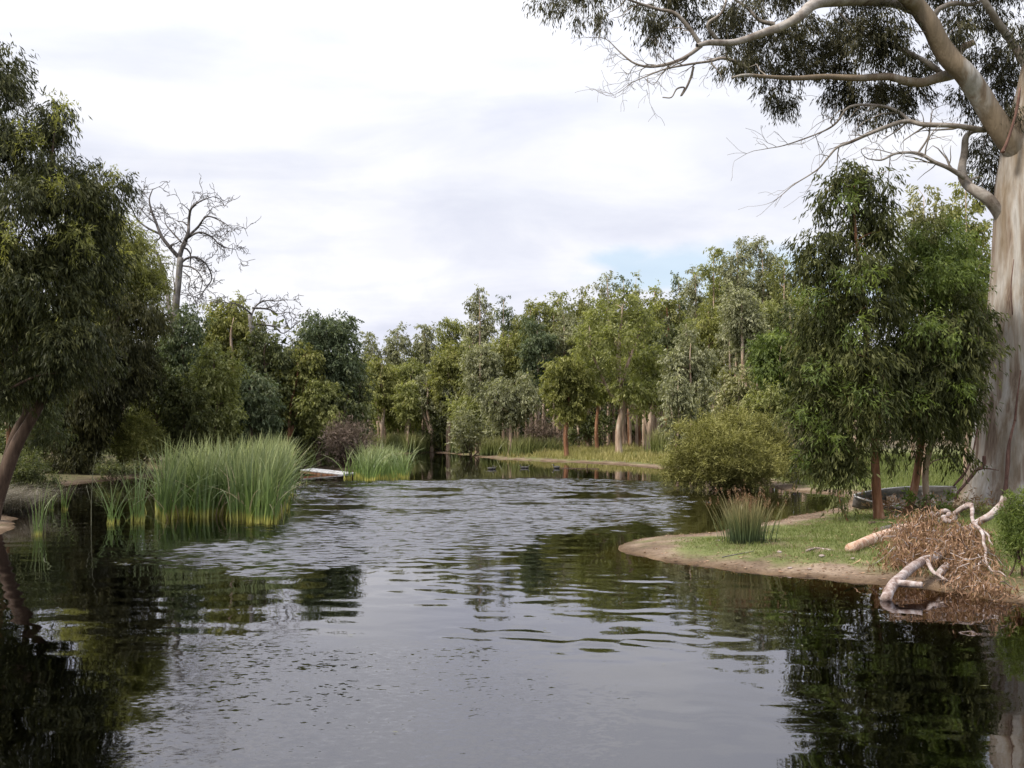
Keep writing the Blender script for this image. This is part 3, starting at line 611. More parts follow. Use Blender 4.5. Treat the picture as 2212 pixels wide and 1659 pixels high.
def Z2(x, y): return N2D(x*.422, 600+y*.422)
def limb(mb, pts, D, w0, w1, conv=lambda a, b: (a, b), depth=2, every=2, L=.9, dd=0.0, sides=8, grav=0.0, kids=3, tip=True, jit=.3, bump=.08, wig=.35):
    P = []; dzz = 0
    for k, (x, y) in enumerate(pts):
        a, b = conv(x, y); dzz += rng.normal(0, jit); P.append(W(a, b, D+dd*k/len(pts)+(dzz if k else 0)))
    C_ = curve(np.array(P), 5); r = np.linspace(w0, w1, len(C_))/2; mb.tube(C_, r, sides, bump, False)
    if depth >= 0:
        for i in range(4, len(C_), every):
            t = unit(C_[i]-C_[i-1]); dr = unit(t+rng.normal(0, .75, 3)); spray(mb, C_[i], dr, L*rng.uniform(.6, 1.2), max(r[i]*.5, .008), depth, wig, grav, kids)
        if tip: spray(mb, C_[-1], C_[-1]-C_[-3], L, r[-1], depth, wig, grav, kids)
    return C_, r
D = 58
loc = np.array([*W(380, 0, D)[:2], 0]); loc[2] = gz(loc[0], loc[1])
root = thing('dead_tree', 'bare dead grey tree with twisted twigs above the trees behind the reeds', 'dead tree', loc)
mb = MB(); x0 = W(372, 0, D)[0]
mb.tube(curve(np.array([(loc[0], D, loc[2]-.1), W(376, 850, D), W(378, 720, D), W(380, 660, D), W(386, 600, D), W(390, 556, D)]), 5), np.linspace(.27, .17, 26), 9, .06)
mb.build('trunk', K_DEAD, root, loc)
def branch(pts, w0, w1, conv, depth=2, **k):
    k['L'] = k.get('L', .9)*1.08; k['every'] = max(2, k.get('every', 4)-1)
    b = MB(); limb(b, pts, D, w0, w1, conv, depth, kids=3, wig=.6, **k); b.build('branch', K_BACKLIT, root, loc)
branch([(1128, 1625), (1070, 1560), (1020, 1490), (985, 1400), (958, 1330), (945, 1260), (965, 1200)], .26, .05, Z1, L=1.0, every=4)
branch([(1010, 1480), (930, 1440), (870, 1390), (835, 1320), (810, 1260)], .14, .04, Z1, L=.9, every=4)
branch([(1135, 1630), (1160, 1550), (1190, 1480), (1195, 1400), (1210, 1320), (1265, 1275), (1330, 1250)], .28, .05, Z1, L=1.0, every=4)
branch([(1185, 1500), (1250, 1440), (1310, 1370), (1400, 1400), (1460, 1440)], .16, .035, Z1, L=.9, every=3, grav=-.06)
branch([(1180, 1510), (1260, 1470), (1340, 1500), (1400, 1555), (1490, 1580)], .15, .035, Z1, L=.9, every=3, grav=-.06)
branch([(1145, 1530), (1090, 1470), (1050, 1420), (1040, 1370)], .12, .035, Z1, L=.8, every=4)
branch([(1045, 100), (1085, 72), (1140, 68), (1195, 110), (1225, 190), (1180, 260), (1135, 330)], .15, .04, Z2, L=.8, every=3)
branch([(1055, 115), (1120, 130), (1170, 190), (1160, 260)], .11, .03, Z2, L=.7, every=3, grav=-.06)
branch([(1060, 150), (1100, 190), (1090, 260), (1130, 300)], .08, .03, Z2, L=.7, every=3, grav=-.08)
b = MB(); limb(b, [(1000, 500), (985, 400), (965, 250), (935, 130), (905, 40), (860, 20), (780, -5)], D, .34, .10, Z2, 1, L=.9, every=6); b.build('branch', K_DEAD, root, loc)
b = MB(); limb(b, [(960, 230), (1010, 260), (1000, 160), (1010, 90)], D, .10, .03, Z2, 1, L=.8, every=4); b.build('branch', K_DEAD, root, loc)

D = 56; loc = np.array([*W(560, 0, D)[:2], 0]); loc[2] = gz(loc[0], loc[1])
root = thing('dead_tree', 'second dead tree whose bare boughs reach right above the dark gums', 'dead tree', loc)
mb = MB(); mb.tube(curve(np.array([(loc[0], D, loc[2]-.1), W(556, 850, D), W(548, 740, D), W(540, 680, D)]), 5), np.linspace(.26, .12, 16), 8, .06)
mb.build('trunk', K_DEAD, root, loc)
for pts in ([(540, 690), (552, 662), (572, 650), (600, 650), (615, 648)], [(545, 665), (580, 668), (600, 678), (618, 674)], [(548, 700), (590, 705), (612, 720), (640, 700)], [(545, 680), (520, 660), (500, 655)]):
    b = MB(); limb(b, pts, D, .12, .03, depth=2, L=.8, every=3, wig=.55); b.build('branch', K_BACKLIT, root, loc)

# ------------------------------------------------------------------ left bank trees
LG = 'big trees leaning over the left bank'
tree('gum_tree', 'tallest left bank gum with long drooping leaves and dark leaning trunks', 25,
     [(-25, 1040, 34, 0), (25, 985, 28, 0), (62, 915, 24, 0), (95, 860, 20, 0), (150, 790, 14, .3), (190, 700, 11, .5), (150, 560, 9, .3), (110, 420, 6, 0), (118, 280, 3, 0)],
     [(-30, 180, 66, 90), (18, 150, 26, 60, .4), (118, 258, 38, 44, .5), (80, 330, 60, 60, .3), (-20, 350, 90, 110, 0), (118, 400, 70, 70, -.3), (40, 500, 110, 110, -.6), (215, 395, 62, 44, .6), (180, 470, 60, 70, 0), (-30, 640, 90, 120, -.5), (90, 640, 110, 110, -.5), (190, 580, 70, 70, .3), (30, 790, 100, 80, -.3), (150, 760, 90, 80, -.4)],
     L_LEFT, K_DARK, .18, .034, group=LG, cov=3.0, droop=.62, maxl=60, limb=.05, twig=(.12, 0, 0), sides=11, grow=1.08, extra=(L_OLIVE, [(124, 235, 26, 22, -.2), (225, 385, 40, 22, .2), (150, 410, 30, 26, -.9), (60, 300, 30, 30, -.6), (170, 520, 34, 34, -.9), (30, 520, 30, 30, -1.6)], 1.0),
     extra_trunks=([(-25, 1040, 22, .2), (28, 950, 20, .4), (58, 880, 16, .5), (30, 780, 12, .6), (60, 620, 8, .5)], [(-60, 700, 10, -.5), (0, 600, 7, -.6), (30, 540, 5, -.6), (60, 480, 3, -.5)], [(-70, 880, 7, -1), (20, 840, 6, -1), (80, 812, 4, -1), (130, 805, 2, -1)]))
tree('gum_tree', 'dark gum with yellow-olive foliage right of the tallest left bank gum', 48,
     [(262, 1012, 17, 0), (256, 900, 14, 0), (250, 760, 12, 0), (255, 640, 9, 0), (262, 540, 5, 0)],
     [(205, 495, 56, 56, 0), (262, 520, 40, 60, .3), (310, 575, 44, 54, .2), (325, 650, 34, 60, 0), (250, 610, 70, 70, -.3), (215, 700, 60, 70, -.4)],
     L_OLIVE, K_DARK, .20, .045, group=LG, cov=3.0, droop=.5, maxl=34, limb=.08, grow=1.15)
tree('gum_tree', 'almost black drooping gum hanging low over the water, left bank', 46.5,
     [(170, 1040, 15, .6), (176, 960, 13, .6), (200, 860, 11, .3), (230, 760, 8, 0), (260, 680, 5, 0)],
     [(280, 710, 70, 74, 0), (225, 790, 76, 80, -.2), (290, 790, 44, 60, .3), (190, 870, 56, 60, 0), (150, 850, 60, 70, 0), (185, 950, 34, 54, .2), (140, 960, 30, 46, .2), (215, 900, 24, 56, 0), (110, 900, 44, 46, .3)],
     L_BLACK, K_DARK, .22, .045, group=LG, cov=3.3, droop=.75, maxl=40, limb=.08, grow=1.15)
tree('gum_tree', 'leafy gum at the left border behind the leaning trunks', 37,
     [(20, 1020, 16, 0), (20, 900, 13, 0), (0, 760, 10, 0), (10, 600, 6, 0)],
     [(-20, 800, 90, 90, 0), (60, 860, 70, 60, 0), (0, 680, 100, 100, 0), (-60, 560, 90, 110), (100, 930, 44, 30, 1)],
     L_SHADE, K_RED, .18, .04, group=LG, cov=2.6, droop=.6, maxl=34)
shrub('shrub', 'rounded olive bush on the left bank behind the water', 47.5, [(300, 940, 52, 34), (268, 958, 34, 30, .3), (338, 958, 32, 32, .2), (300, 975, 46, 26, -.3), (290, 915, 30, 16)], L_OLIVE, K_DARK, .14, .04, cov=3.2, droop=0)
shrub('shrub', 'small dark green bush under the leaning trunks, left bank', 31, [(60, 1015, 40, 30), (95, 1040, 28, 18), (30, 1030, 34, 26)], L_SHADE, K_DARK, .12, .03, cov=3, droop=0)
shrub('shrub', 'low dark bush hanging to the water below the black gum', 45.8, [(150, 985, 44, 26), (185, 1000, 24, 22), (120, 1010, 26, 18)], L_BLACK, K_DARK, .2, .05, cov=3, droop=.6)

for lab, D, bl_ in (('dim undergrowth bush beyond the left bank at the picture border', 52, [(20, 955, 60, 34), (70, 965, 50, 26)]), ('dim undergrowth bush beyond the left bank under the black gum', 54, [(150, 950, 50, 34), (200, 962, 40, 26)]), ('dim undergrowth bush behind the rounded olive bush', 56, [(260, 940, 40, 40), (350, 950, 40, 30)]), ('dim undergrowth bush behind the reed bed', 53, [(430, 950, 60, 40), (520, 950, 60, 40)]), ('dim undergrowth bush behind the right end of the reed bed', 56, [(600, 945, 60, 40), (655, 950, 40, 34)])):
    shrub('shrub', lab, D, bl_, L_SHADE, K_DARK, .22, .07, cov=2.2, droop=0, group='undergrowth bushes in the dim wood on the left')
# ------------------------------------------------------------------ right bank trees
RG = 'leafy trees on the right bank in front of the boat'
tree('gum_tree', 'dark drooping gum with rusty leaning trunk on the grassy spit', 24.2,
     [(1900, 1125, 24, 0), (1893, 1050, 19, 0), (1890, 960, 17, 0), (1898, 870, 14, 0), (1875, 760, 12, 0), (1862, 640, 9, 0), (1850, 520, 7, 0), (1845, 430, 4, 0), (1850, 380, 2, 0)],
     [(1835, 385, 46, 34, 0), (1795, 425, 44, 36, 0), (1900, 400, 34, 34, .3), (1775, 535, 52, 44, 0), (1850, 470, 54, 44, .3), (1905, 480, 32, 44, .2), (1765, 590, 40, 34, -.3), (1835, 570, 60, 50, -.3), (1825, 670, 70, 56, -.3), (1785, 765, 40, 44, -.2), (1850, 780, 70, 56, -.6), (1790, 850, 44, 40, -.2), (1870, 865, 70, 46, -.6, .9), (1785, 930, 50, 40, 0, 1.0), (1800, 985, 54, 40, -.2, 1.0), (1755, 1005, 32, 32, 0, .8), (1745, 880, 34, 50, .1), (1748, 780, 32, 44, .1), (1870, 950, 44, 34, -.5, .45), (1905, 560, 44, 50, .2), (1900, 660, 56, 50, 0), (1905, 770, 50, 50, 0), (1755, 700, 30, 36, 0), (1855, 1015, 36, 22, -.4, .3), (1930, 960, 34, 40, 0, .3)],
     L_DARK, K_RED, .185, .038, group=RG, cov=3.3, droop=.62, maxl=80, limb=.055, sides=11, grow=1.03, extra=(L_BRIGHT, [(1860, 590, 36, 26, -1.1), (1765, 640, 26, 22, -.8), (1775, 800, 36, 22, -.9), (1755, 900, 30, 24, -.8), (1790, 940, 34, 20, -.8), (1850, 700, 30, 22, -1.2), (1870, 850, 36, 22, -1.2), (1740, 975, 20, 20, -.5), (1830, 420, 30, 20, -.8)], 1.3))
tree('gum_tree', 'bright green leafed tree close to the huge white trunk', 25.4,
     [(1958, 1106, 18, 0), (1978, 1040, 17, 0), (1990, 950, 15, 0), (1998, 860, 13, 0), (2010, 740, 10, 0), (2020, 600, 6, 0), (2025, 530, 3, 0)],
     [(2030, 520, 70, 48, 0), (1965, 560, 56, 44, 0), (2075, 580, 44, 54, 0), (2020, 610, 84, 60, -.4), (1950, 640, 50, 44, 0), (2098, 650, 34, 60, .2)],
     L_BRIGHT, K_RED, .14, .027, group=RG, cov=3.2, droop=.45, maxl=36, limb=.05, grow=1.04, extra=(L_DARK, [(2000, 500, 40, 30, -.4), (2060, 640, 50, 40, -.6), (1950, 600, 40, 30, -.4)], 1.6))
tree('gum_tree', 'dense dark gum between the bright green tree and the boat', 24.8,
     [(2006, 1098, 15, .8), (2000, 1010, 13, .6), (2030, 900, 12, .3), (2040, 780, 9, 0), (2050, 700, 6, 0)],
     [(1990, 720, 76, 60, 0), (2070, 730, 66, 66, 0), (2100, 780, 34, 60, 0), (1960, 800, 70, 60, -.4), (2040, 830, 84, 60, -.4), (2085, 870, 36, 44, 0), (1975, 880, 60, 54, -.3), (2040, 905, 56, 34, 0, .8), (1985, 950, 34, 30, .2, .4), (2065, 960, 34, 40, .2, .5), (2110, 690, 34, 50, .2)],
     L_DARK, K_PALE, .185, .038, group=RG, cov=3.3, droop=.62, maxl=60, limb=.055, grow=1.03, extra=(L_BRIGHT, [(1990, 700, 40, 26, -1.2), (2060, 720, 36, 24, -1.2), (2070, 830, 26, 20, -1.2), (1960, 860, 34, 20, -1.2)], 1.1))
tree('sapling', 'young gum sapling with a few drooping dry leaves beside the inlet', 23.6,
     [(1838, 1130, 5, 0), (1820, 1100, 4, 0), (1812, 1070, 3, 0), (1815, 1060, 2, 0)], [(1812, 1070, 20, 22), (1822, 1095, 14, 10)], L_DARK, K_RED, .15, .035, cov=1.4, droop=.7, maxl=8, limb=.02)

# ------------------------------------------------------------------ the huge white gum
D = 27.0
gx = W(2205, 0, D)[0]; loc = np.array((gx, D, gz(gx, D)))
big = thing('gum_tree', 'huge white-barked gum with spreading limbs at the right border', 'tree', loc)
mb = MB(); Tk = np.array([(2210, 1108, 270), (2210, 1085, 240), (2210, 1050, 218), (2210, 1000, 200), (2212, 900, 178), (2217, 780, 156), (2221, 640, 142), (2222, 500, 128), (2224, 400, 120), (2232, 310, 112), (2250, 220, 96), (2268, 100, 84), (2275, -60, 66), (2290, -260, 40)])
P = np.array([np.r_[W(a, b, D), c/F*D/2] for a, b, c in Tk]); P[0, 2] = min(P[0, 2], loc[2]-.2); P[:, 0] -= .10; C_ = curve(P, 6)
fl = np.clip(1-np.arange(len(C_))/22, 0, 1)*.10
mb.tube(C_[:, :3], C_[:, 3], 28, .022, True, fl); mb.build('trunk', K_WHITE, big, loc)
def glimb(name, pts, w0, w1, conv=Z6, mtl=K_LIMB, **k):
    b = MB(); r = limb(b, pts, D, w0, w1, conv, **k); b.build(name, mtl, big, loc); return r
nodes = []
def keep(r): 
    C_, rr = r
    nodes.extend([np.r_[c, q] for c, q in zip(C_, rr)][3:])
keep(glimb('limb', [(2262, 850), (2215, 740), (2160, 655), (2110, 585), (2055, 500), (2005, 415), (1940, 325), (1875, 260), (1830, 190), (1790, 110), (1735, 35), (1670, -30), (1560, -110)], .70, .40, mtl=K_WHITE, depth=-1, sides=14, dd=-.7, jit=.12, bump=.04))
keep(glimb('limb', [(1735, 40), (1640, 6), (1500, -4), (1350, 2), (1262, 22), (1200, 75), (1120, 120), (1020, 155), (910, 190), (800, 192), (740, 205)], .40, .10, depth=-1, sides=10, dd=-2.0, jit=.12))
keep(glimb('limb', [(1900, 330), (1830, 350), (1750, 372), (1680, 365), (1600, 345), (1460, 352), (1320, 345), (1200, 352), (1060, 346), (960, 338), (895, 350)], .30, .05, mtl=K_WHITE, depth=-1, sides=9, dd=-1.5, jit=.12))
keep(glimb('limb', [(760, 205), (700, 120), (640, 60), (560, 40), (480, 15), (380, -20)], .13, .05, depth=-1, jit=.15))
keep(glimb('limb', [(830, 180), (790, 110), (850, 60), (880, -20)], .12, .06, depth=-1, jit=.15))
keep(glimb('limb', [(1090, 110), (1020, 90), (960, 30), (880, -20)], .13, .06, depth=-1, jit=.15))
keep(glimb('limb', [(1800, 90), (1830, 40), (1900, 15), (1980, 20), (2060, -20)], .16, .08, depth=-1, jit=.15))
keep(glimb('limb', [(2250, 330), (2150, 180), (2080, 80), (2020, -20), (1960, -120)], .26, .12, depth=-1, jit=.15))
keep(glimb('limb', [(1850, 340), (1790, 290), (1700, 240), (1600, 200), (1480, 150), (1380, 60)], .16, .06, depth=-1, jit=.2))
# dead, leafless branches
DB = dict(grav=-.02, kids=3)
glimb('dead_branch', [(2035, 585), (1900, 566), (1760, 560), (1680, 545), (1590, 572), (1510, 605), (1430, 640), (1370, 665), (1325, 715), (1280, 765), (1190, 822)], .15, .03, depth=1, L=1.0, every=5, jit=.12, **DB)
glimb('dead_branch', [(1700, 545), (1640, 500), (1560, 475), (1430, 480), (1370, 550), (1320, 585), (1235, 620), (1130, 655), (1060, 668)], .09, .02, depth=1, L=1.0, every=3, jit=.12, **DB)
glimb('snag', [(2110, 975), (2060, 905), (2005, 865), (1955, 830), (1932, 770), (1945, 680), (1950, 620), (1985, 590), (2050, 588)], .36, .10, depth=1, L=.6, every=12, jit=.1, kids=2)
glimb('dead_branch', [(1945, 800), (1880, 760), (1810, 730), (1735, 690), (1640, 690), (1570, 720), (1510, 715)], .14, .03, depth=1, L=.9, every=3, jit=.1, **DB)
glimb('dead_branch', [(1735, 690), (1780, 620), (1790, 560), (1800, 500), (1830, 480)], .06, .015, depth=1, L=.6, every=3, jit=.1)
glimb('dead_branch', [(760, 205), (700, 250), (620, 285), (530, 300), (460, 285), (400, 240), (350, 190)], .12, .025, depth=2, L=.75, every=3, jit=.12, kids=3)
glimb('dead_branch', [(950, 290), (860, 262), (800, 275), (700, 290), (600, 310), (520, 340), (450, 370)], .10, .02, depth=2, L=.75, every=3, jit=.12, kids=3)
glimb('dead_branch', [(725, 300), (712, 350), (690, 400), (668, 432), (684, 395), (650, 400), (625, 438), (585, 438)], .07, .03, depth=-1, jit=.02)
glimb('dead_branch', [(530, 20), (450, 30), (400, 70), (365, 80)], .04, .015, depth=0, L=.4, every=5, jit=.1)
glimb('stub', [(1895, 225), (1915, 240), (1935, 215), (1985, 190)], .26, .16, depth=-1, jit=.03, sides=10, mtl=K_WHITE)
zb = [(70, 5, 60, 34), (150, 25, 40, 34), (215, 75, 34, 34), (300, 70, 24, 70), (520, 90, 70, 50), (590, 150, 60, 44), (660, 60, 90, 40), (500, 30, 60, 30), (860, 110, 100, 60), (960, 40, 90, 50), (930, 200, 90, 50), (900, 290, 60, 50), (1010, 270, 90, 60), (1100, 190, 110, 70), (1180, 300, 90, 50), (1060, 390, 50, 40), (1130, 440, 80, 60), (1200, 110, 100, 60),
      (1240, 240, 110, 80), (1360, 180, 110, 100), (1430, 80, 110, 70), (1340, 290, 90, 50), (1500, 200, 110, 110), (1600, 110, 80, 90), (1640, 230, 90, 80), (1500, 400, 110, 60), (1380, 430, 80, 44), (1620, 430, 110, 60), (1600, 490, 70, 50), (1720, 400, 80, 60), (1740, 270, 80, 60), (1480, 520, 50, 36),
      (1930, 60, 90, 50), (1890, 130, 60, 60), (1960, 230, 50, 60), (2060, 90, 70, 70), (1900, 440, 40, 50), (1990, 480, 40, 50), (2110, 260, 70, 90), (2130, 400, 70, 110), (2150, 520, 50, 60), (2030, 640, 60, 70), (2070, 730, 60, 70), (2060, 830, 50, 50), (2180, 160, 50, 80),
      (300, -50, 150, 50), (700, -60, 150, 60), (1100, -50, 160, 60), (1500, -70, 170, 60), (1900, -60, 150, 60), (2150, -60, 120, 70), (900, -180, 300, 90), (1500, -220, 320, 110), (2100, -250, 300, 130)]
B = []
for x, y, rx, ry in zb:
    a, b = Z6(x, y); s = .48/F*D; B.append((W(a, b, D+.4+rng.uniform(-.8, 1.8)), np.array((rx*s, (rx+ry)*.5*s, ry*s))))
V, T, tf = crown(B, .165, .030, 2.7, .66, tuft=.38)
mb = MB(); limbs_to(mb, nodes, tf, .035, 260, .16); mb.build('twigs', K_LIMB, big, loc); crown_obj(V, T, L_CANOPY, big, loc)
# bark hanging and curling from the trunk
def strip(pts, w0, w1, dd):
    b = MB(); C_ = curve(np.array([np.r_[W(x, y, D-dd2), 0] for x, y, dd2 in pts])[:, :3], 5); b.tube(C_, np.linspace(w0, w1, len(C_)), 5, .35, True); b.build('bark_strip', K_STRIP, big, loc)
strip([(2126, 985, 1.0), (2124, 1005, 1.05), (2108, 1016, 1.1), (2090, 1040, 1.3), (2072, 1060, 1.5), (2062, 1078, 1.6)], .05, .035, 0)
strip([(2105, 1017, 1.3), (2128, 1012, 1.45), (2158, 1016, 1.5)], .035, .008, 0)
strip([(2118, 860, .75), (2112, 920, .8), (2100, 985, .9), (2085, 1020, 1.1), (2060, 1050, 1.2)], .022, .03, 0)
strip([(2194, 900, 1.18), (2180, 960, 1.3), (2175, 1020, 1.45), (2172, 1075, 1.62)], .03, .07, 0)
strip([(2205, 800, 1.0), (2195, 880, 1.15), (2192, 910, 1.2)], .02, .035, 0)
strip([(2190, 560, .86), (2184, 620, .9), (2187, 680, .95)], .012, .015, 0)
strip([(2165, 330, .72), (2178, 300, .72), (2196, 240, .66), (2203, 190, .6)], .05, .03, 0)

# ------------------------------------------------------------------ bushes and shrubs
shrub('tea_tree_bush', 'large feathery olive tea-tree bush overhanging the water, right of centre', 38.5,
      [(1500, 965, 60, 46, 0), (1545, 935, 60, 38, 0), (1600, 930, 60, 40, .5), (1655, 960, 52, 46, .3), (1480, 1005, 48, 40, -.6), (1560, 985, 80, 56, -1.0), (1630, 1005, 66, 46, -.8), (1690, 1000, 34, 40, .2), (1530, 1030, 66, 26, -.9), (1600, 1036, 60, 22, -.9), (1455, 1020, 22, 28, -.3)],
      L_TEA, K_DARK, .17, .026, cov=2.9, droop=-.15, stems=26, tvar=.2, tuft=.28)
shrub('shrub', 'greyish dry twiggy bush at the right end of the tea-tree bush', 39.5, [(1712, 945, 28, 22), (1725, 975, 24, 24)], L_TWIG, K_DEAD, .22, .014, cov=1.8, droop=-.1, stems=10)
shrub('shrub', 'low green bush on the bank behind the inlet', 41, [(1760, 985, 40, 34), (1800, 1000, 34, 26)], L_GUM, K_DARK, .14, .035, cov=2.5, droop=0)
shrub('shrub', 'fresh green feathery bush at the foot of the huge trunk, right border', 15.5, [(2200, 1105, 30, 34), (2215, 1150, 36, 40), (2195, 1180, 30, 30), (2240, 1110, 30, 50)], L_BRIGHT, K_DARK, .075, .016, cov=3.0, droop=-.05)
shrub('shrub', 'dark round bush in the shade between the far shoreline gums', 77, [(1280, 905, 34, 30), (1255, 925, 30, 26), (1300, 930, 30, 26)], L_SHADE, K_DARK, .28, .1, cov=2.8, droop=.1)
shrub('shrub', 'dark green bush behind the curved trunk at the far water edge', 85, [(958, 930, 24, 34), (935, 935, 18, 34), (965, 955, 20, 20)], L_SHADE, K_DARK, .3, .1, cov=3, droop=.1)
shrub('shrub', 'bluish-green bush beside the low spreading grey gum', 75, [(1010, 925, 34, 30), (1045, 940, 34, 24), (1000, 955, 26, 18)], L_GREY, K_DARK, .26, .09, cov=2.6, droop=.1)
shrub('shrub', 'light green bush left of the bluish-green one, far bank', 80, [(990, 890, 20, 22), (1005, 905, 22, 18)], L_GUM, K_DARK, .28, .1, cov=2.4, droop=.1)
shrub('shrub', 'reddish-brown twiggy bush under the far forest edge', 78, [(1165, 935, 30, 22), (1190, 945, 26, 16)], L_TWIG, K_DARK, .34, .05, cov=2.6, droop=-.2)
shrub('shrub', 'brown bare twiggy bush behind the jetty', 54, [(752, 955, 30, 22), (735, 975, 26, 22), (775, 965, 24, 20), (728, 940, 16, 18)], L_TWIG, K_DARK, .3, .03, cov=2.8, droop=-.3, stems=18)
shrub('shrub', 'green bush left of the brown twiggy one, above the jetty', 57, [(705, 945, 34, 22), (680, 955, 26, 18), (730, 935, 18, 18)], L_SHADE, K_DARK, .2, .06, cov=2.6, droop=0)
shrub('shrub', 'green bushes spilling over the far bank left of centre', 90, [(870, 905, 44, 24), (905, 900, 26, 26), (840, 915, 30, 18), (825, 890, 18, 20)], L_GUM, K_DARK, .32, .11, cov=2.6, droop=.1)
shrub('shrub', 'low dark leafy plants beside the boat', 25, [(1985, 1085, 30, 12), (2020, 1095, 26, 10), (2040, 1080, 20, 10)], L_BRIGHT, K_DARK, .12, .05, cov=1.6, droop=0)

shrub('shrub', 'dry brown weedy growth hiding the near side of the boat', 25.6, [(1900, 1092, 34, 13), (1945, 1098, 34, 12), (1990, 1100, 30, 12), (2040, 1098, 26, 12)], L_DEAD, K_DEAD, .13, .022, cov=1.3, droop=-.2)
shrub('shrub', 'dry bark litter and weeds heaped round the foot of the huge white trunk', 25.3, [(2085, 1092, 34, 14), (2140, 1100, 34, 12), (2185, 1102, 26, 12)], L_DEAD, K_DEAD, .12, .026, cov=1.5, droop=.1)
shrub('shrub', 'rough green weeds in front of the huge white trunk', 24.3, [(2110, 1108, 34, 11), (2165, 1112, 34, 11)], L_GUM, K_DARK, .10, .022, cov=1.2, droop=-.2)
for lab, D, bl_ in (('shaded low bush at the left water edge beside the leaning trunk', 33, [(40, 1045, 44, 20), (80, 1052, 30, 14)]), ('shaded low bush at the left water edge below the rounded olive bush', 43.5, [(235, 1012, 34, 14), (275, 1015, 30, 12)])):
    shrub('shrub', lab, D, bl_, L_SHADE, K_DARK, .13, .034, cov=2.2, droop=0, group='low bushes along the left water edge')
# ------------------------------------------------------------------ reeds, rushes, tussocks
bedp = [GD(*q) for q in ((335, 1128), (372, 1124), (392, 1112), (440, 1118), (462, 1116), (486, 1104), (505, 1118), (530, 1130), (585, 1132), (598, 1112), (606, 1090), (622, 1066), (618, 1046), (560, 1036), (480, 1038), (420, 1044), (385, 1064), (352, 1090), (338, 1110))]
def reed(n, cen, sp, hm, wd, tlo=.35, thi=.75, lean=.28, z=-.08, curl=.12, nseg=5):
    base = np.column_stack([cen+rng.normal(0, sp, (n, 2)), np.full(n, z)])
    h = hm*rng.normal(1, .13, n).clip(.45, 1.25)
    ln = rng.normal(0, lean, (n, 2))+np.array((.06, 0)); cu = np.abs(rng.normal(0, curl, n))
    return blades(base, h, wd*rng.uniform(.7, 1.3, n), ln, cu, nseg, rng.uniform(tlo, thi, n))
cs = []
while len(cs) < 165:
    p = np.array((rng.uniform(-10, -3.5), rng.uniform(24, 47)))
    if sdf(bedp, p[0:1], p[1:2])[0] < .05 and all((abs(p-q)).sum() > .35 for q in cs[-60:]): cs.append(p)
cen = np.repeat(np.array(cs), 13, 0)
rb_ = thing('reed_bed', 'large dense stand of tall green reeds standing in the water', 'reeds', (*np.mean(cs, 0), 0))
blade_obj('stems', reed(len(cen), cen, .085, 1.98, .046, .1, 1.0, lean=.13, curl=.16), B_REED, rb_, rb_.location)
n = 1300; cc = cen[rng.choice(len(cen), n)]
cd_ = cen[rng.choice(len(cen), 260)]; dt = reed(260, cd_, .15, 1.5, .03, .3, 1, lean=.35, curl=.5, nseg=7)
blade_obj('dead_blades', dt, blade_mat('dead_reed', (.24, .19, .10), (.30, .25, .14), (.36, .31, .19), (.42, .37, .25)), rb_, rb_.location)
blade_obj('drooping_leaves', reed(n, cc, .2, 1.85, .03, .1, .9, lean=.34, curl=.42, nseg=7), B_REED, rb_, rb_.location)
def clump(name, label, dx, dy, n, hm, sp=.06, wd=.022, lean=.2, cat='reeds', z=-.06, m_=B_REED, group=None, part='blades', curl=.12, D=None, zb=None, **k):
    x, y = GD(dx, dy) if D is None else ((dx-CX)/F*D, D)
    zz_ = (gz(x, y) if zb is None else zb); zz_ = max(zz_, -.05)
    r_ = thing(name, label, cat, (x, y, zz_), group); blade_obj(part, reed(n, np.tile((x, y), (n, 1)), sp, hm, wd, lean=lean, z=zz_-.03, curl=curl, **k), m_, r_, r_.location); return r_
def Z5(x, y): return N2D(x*.241, 1000+y*.241)
sg = 'small reed clumps left of the big reed bed'
clump('reed_clump', 'nearest thin reed clump at the left, standing alone in dark water', *Z5(400, 1272), 15, 1.25, .07, .02, .14, group=sg)
clump('reed_clump', 'short reed tuft behind the nearest clump, leaning right', *Z5(525, 1015), 9, .75, .05, .02, .3, group=sg)
clump('reed_clump', 'small upright reed tuft, third from the left', *Z5(652, 1015), 11, 1.1, .05, .02, .16, group=sg)
clump('reed_clump', 'tiny reed tuft against the grey tussock of the left bank', *Z5(240, 1020), 8, .4, .04, .02, .3, group=sg)
clump('reed_clump', 'loose reed clump with broken yellow blades, left of the bed', *Z5(1130, 1155), 16, 1.35, .08, .022, .34, group=sg, curl=.3)
clump('reed_clump', 'upright reed clump nearest to the left end of the bed', *Z5(1390, 1135), 26, 1.6, .10, .022, .22, group=sg)
x, y = GD(*Z5(925, 1175)); r_ = thing('dry_stalk', 'single tall pale dry reed stalk standing in the dark water', 'stalk', (x, y, 0)); mb = MB()
mb.tube(curve(np.array([(x, y, -.2), (x+.0, y, .5), W(*Z5(935, 760), y), W(*Z5(945, 600), y), W(*Z5(985, 430), y)]), 4), np.linspace(.012, .005, 17), 5, 0); mb.tube([(x, y, .5), W(*Z5(875, 770), y)], [.01, .005], 4, 0); o = mb.build('stalk', blade_mat('dry_stalk', (.3, .27, .2), (.33, .3, .24), (.38, .35, .3), (.4, .38, .3)), r_, r_.location)
clump('reed_clump', 'bent reed blades arching flat over the water beside the loose clump', *Z5(1240, 1120), 9, .9, .25, .02, .95, group=sg, curl=.75, nseg=8)
mr = thing('reed_bed', 'smaller bushy stand of reeds right of the jetty', 'reeds', (*GD(815, 1030), 0))
q = []; pl = [GD(*p) for p in ((758, 1034), (800, 1040), (850, 1038), (872, 1036), (868, 1022), (800, 1018), (762, 1022))]
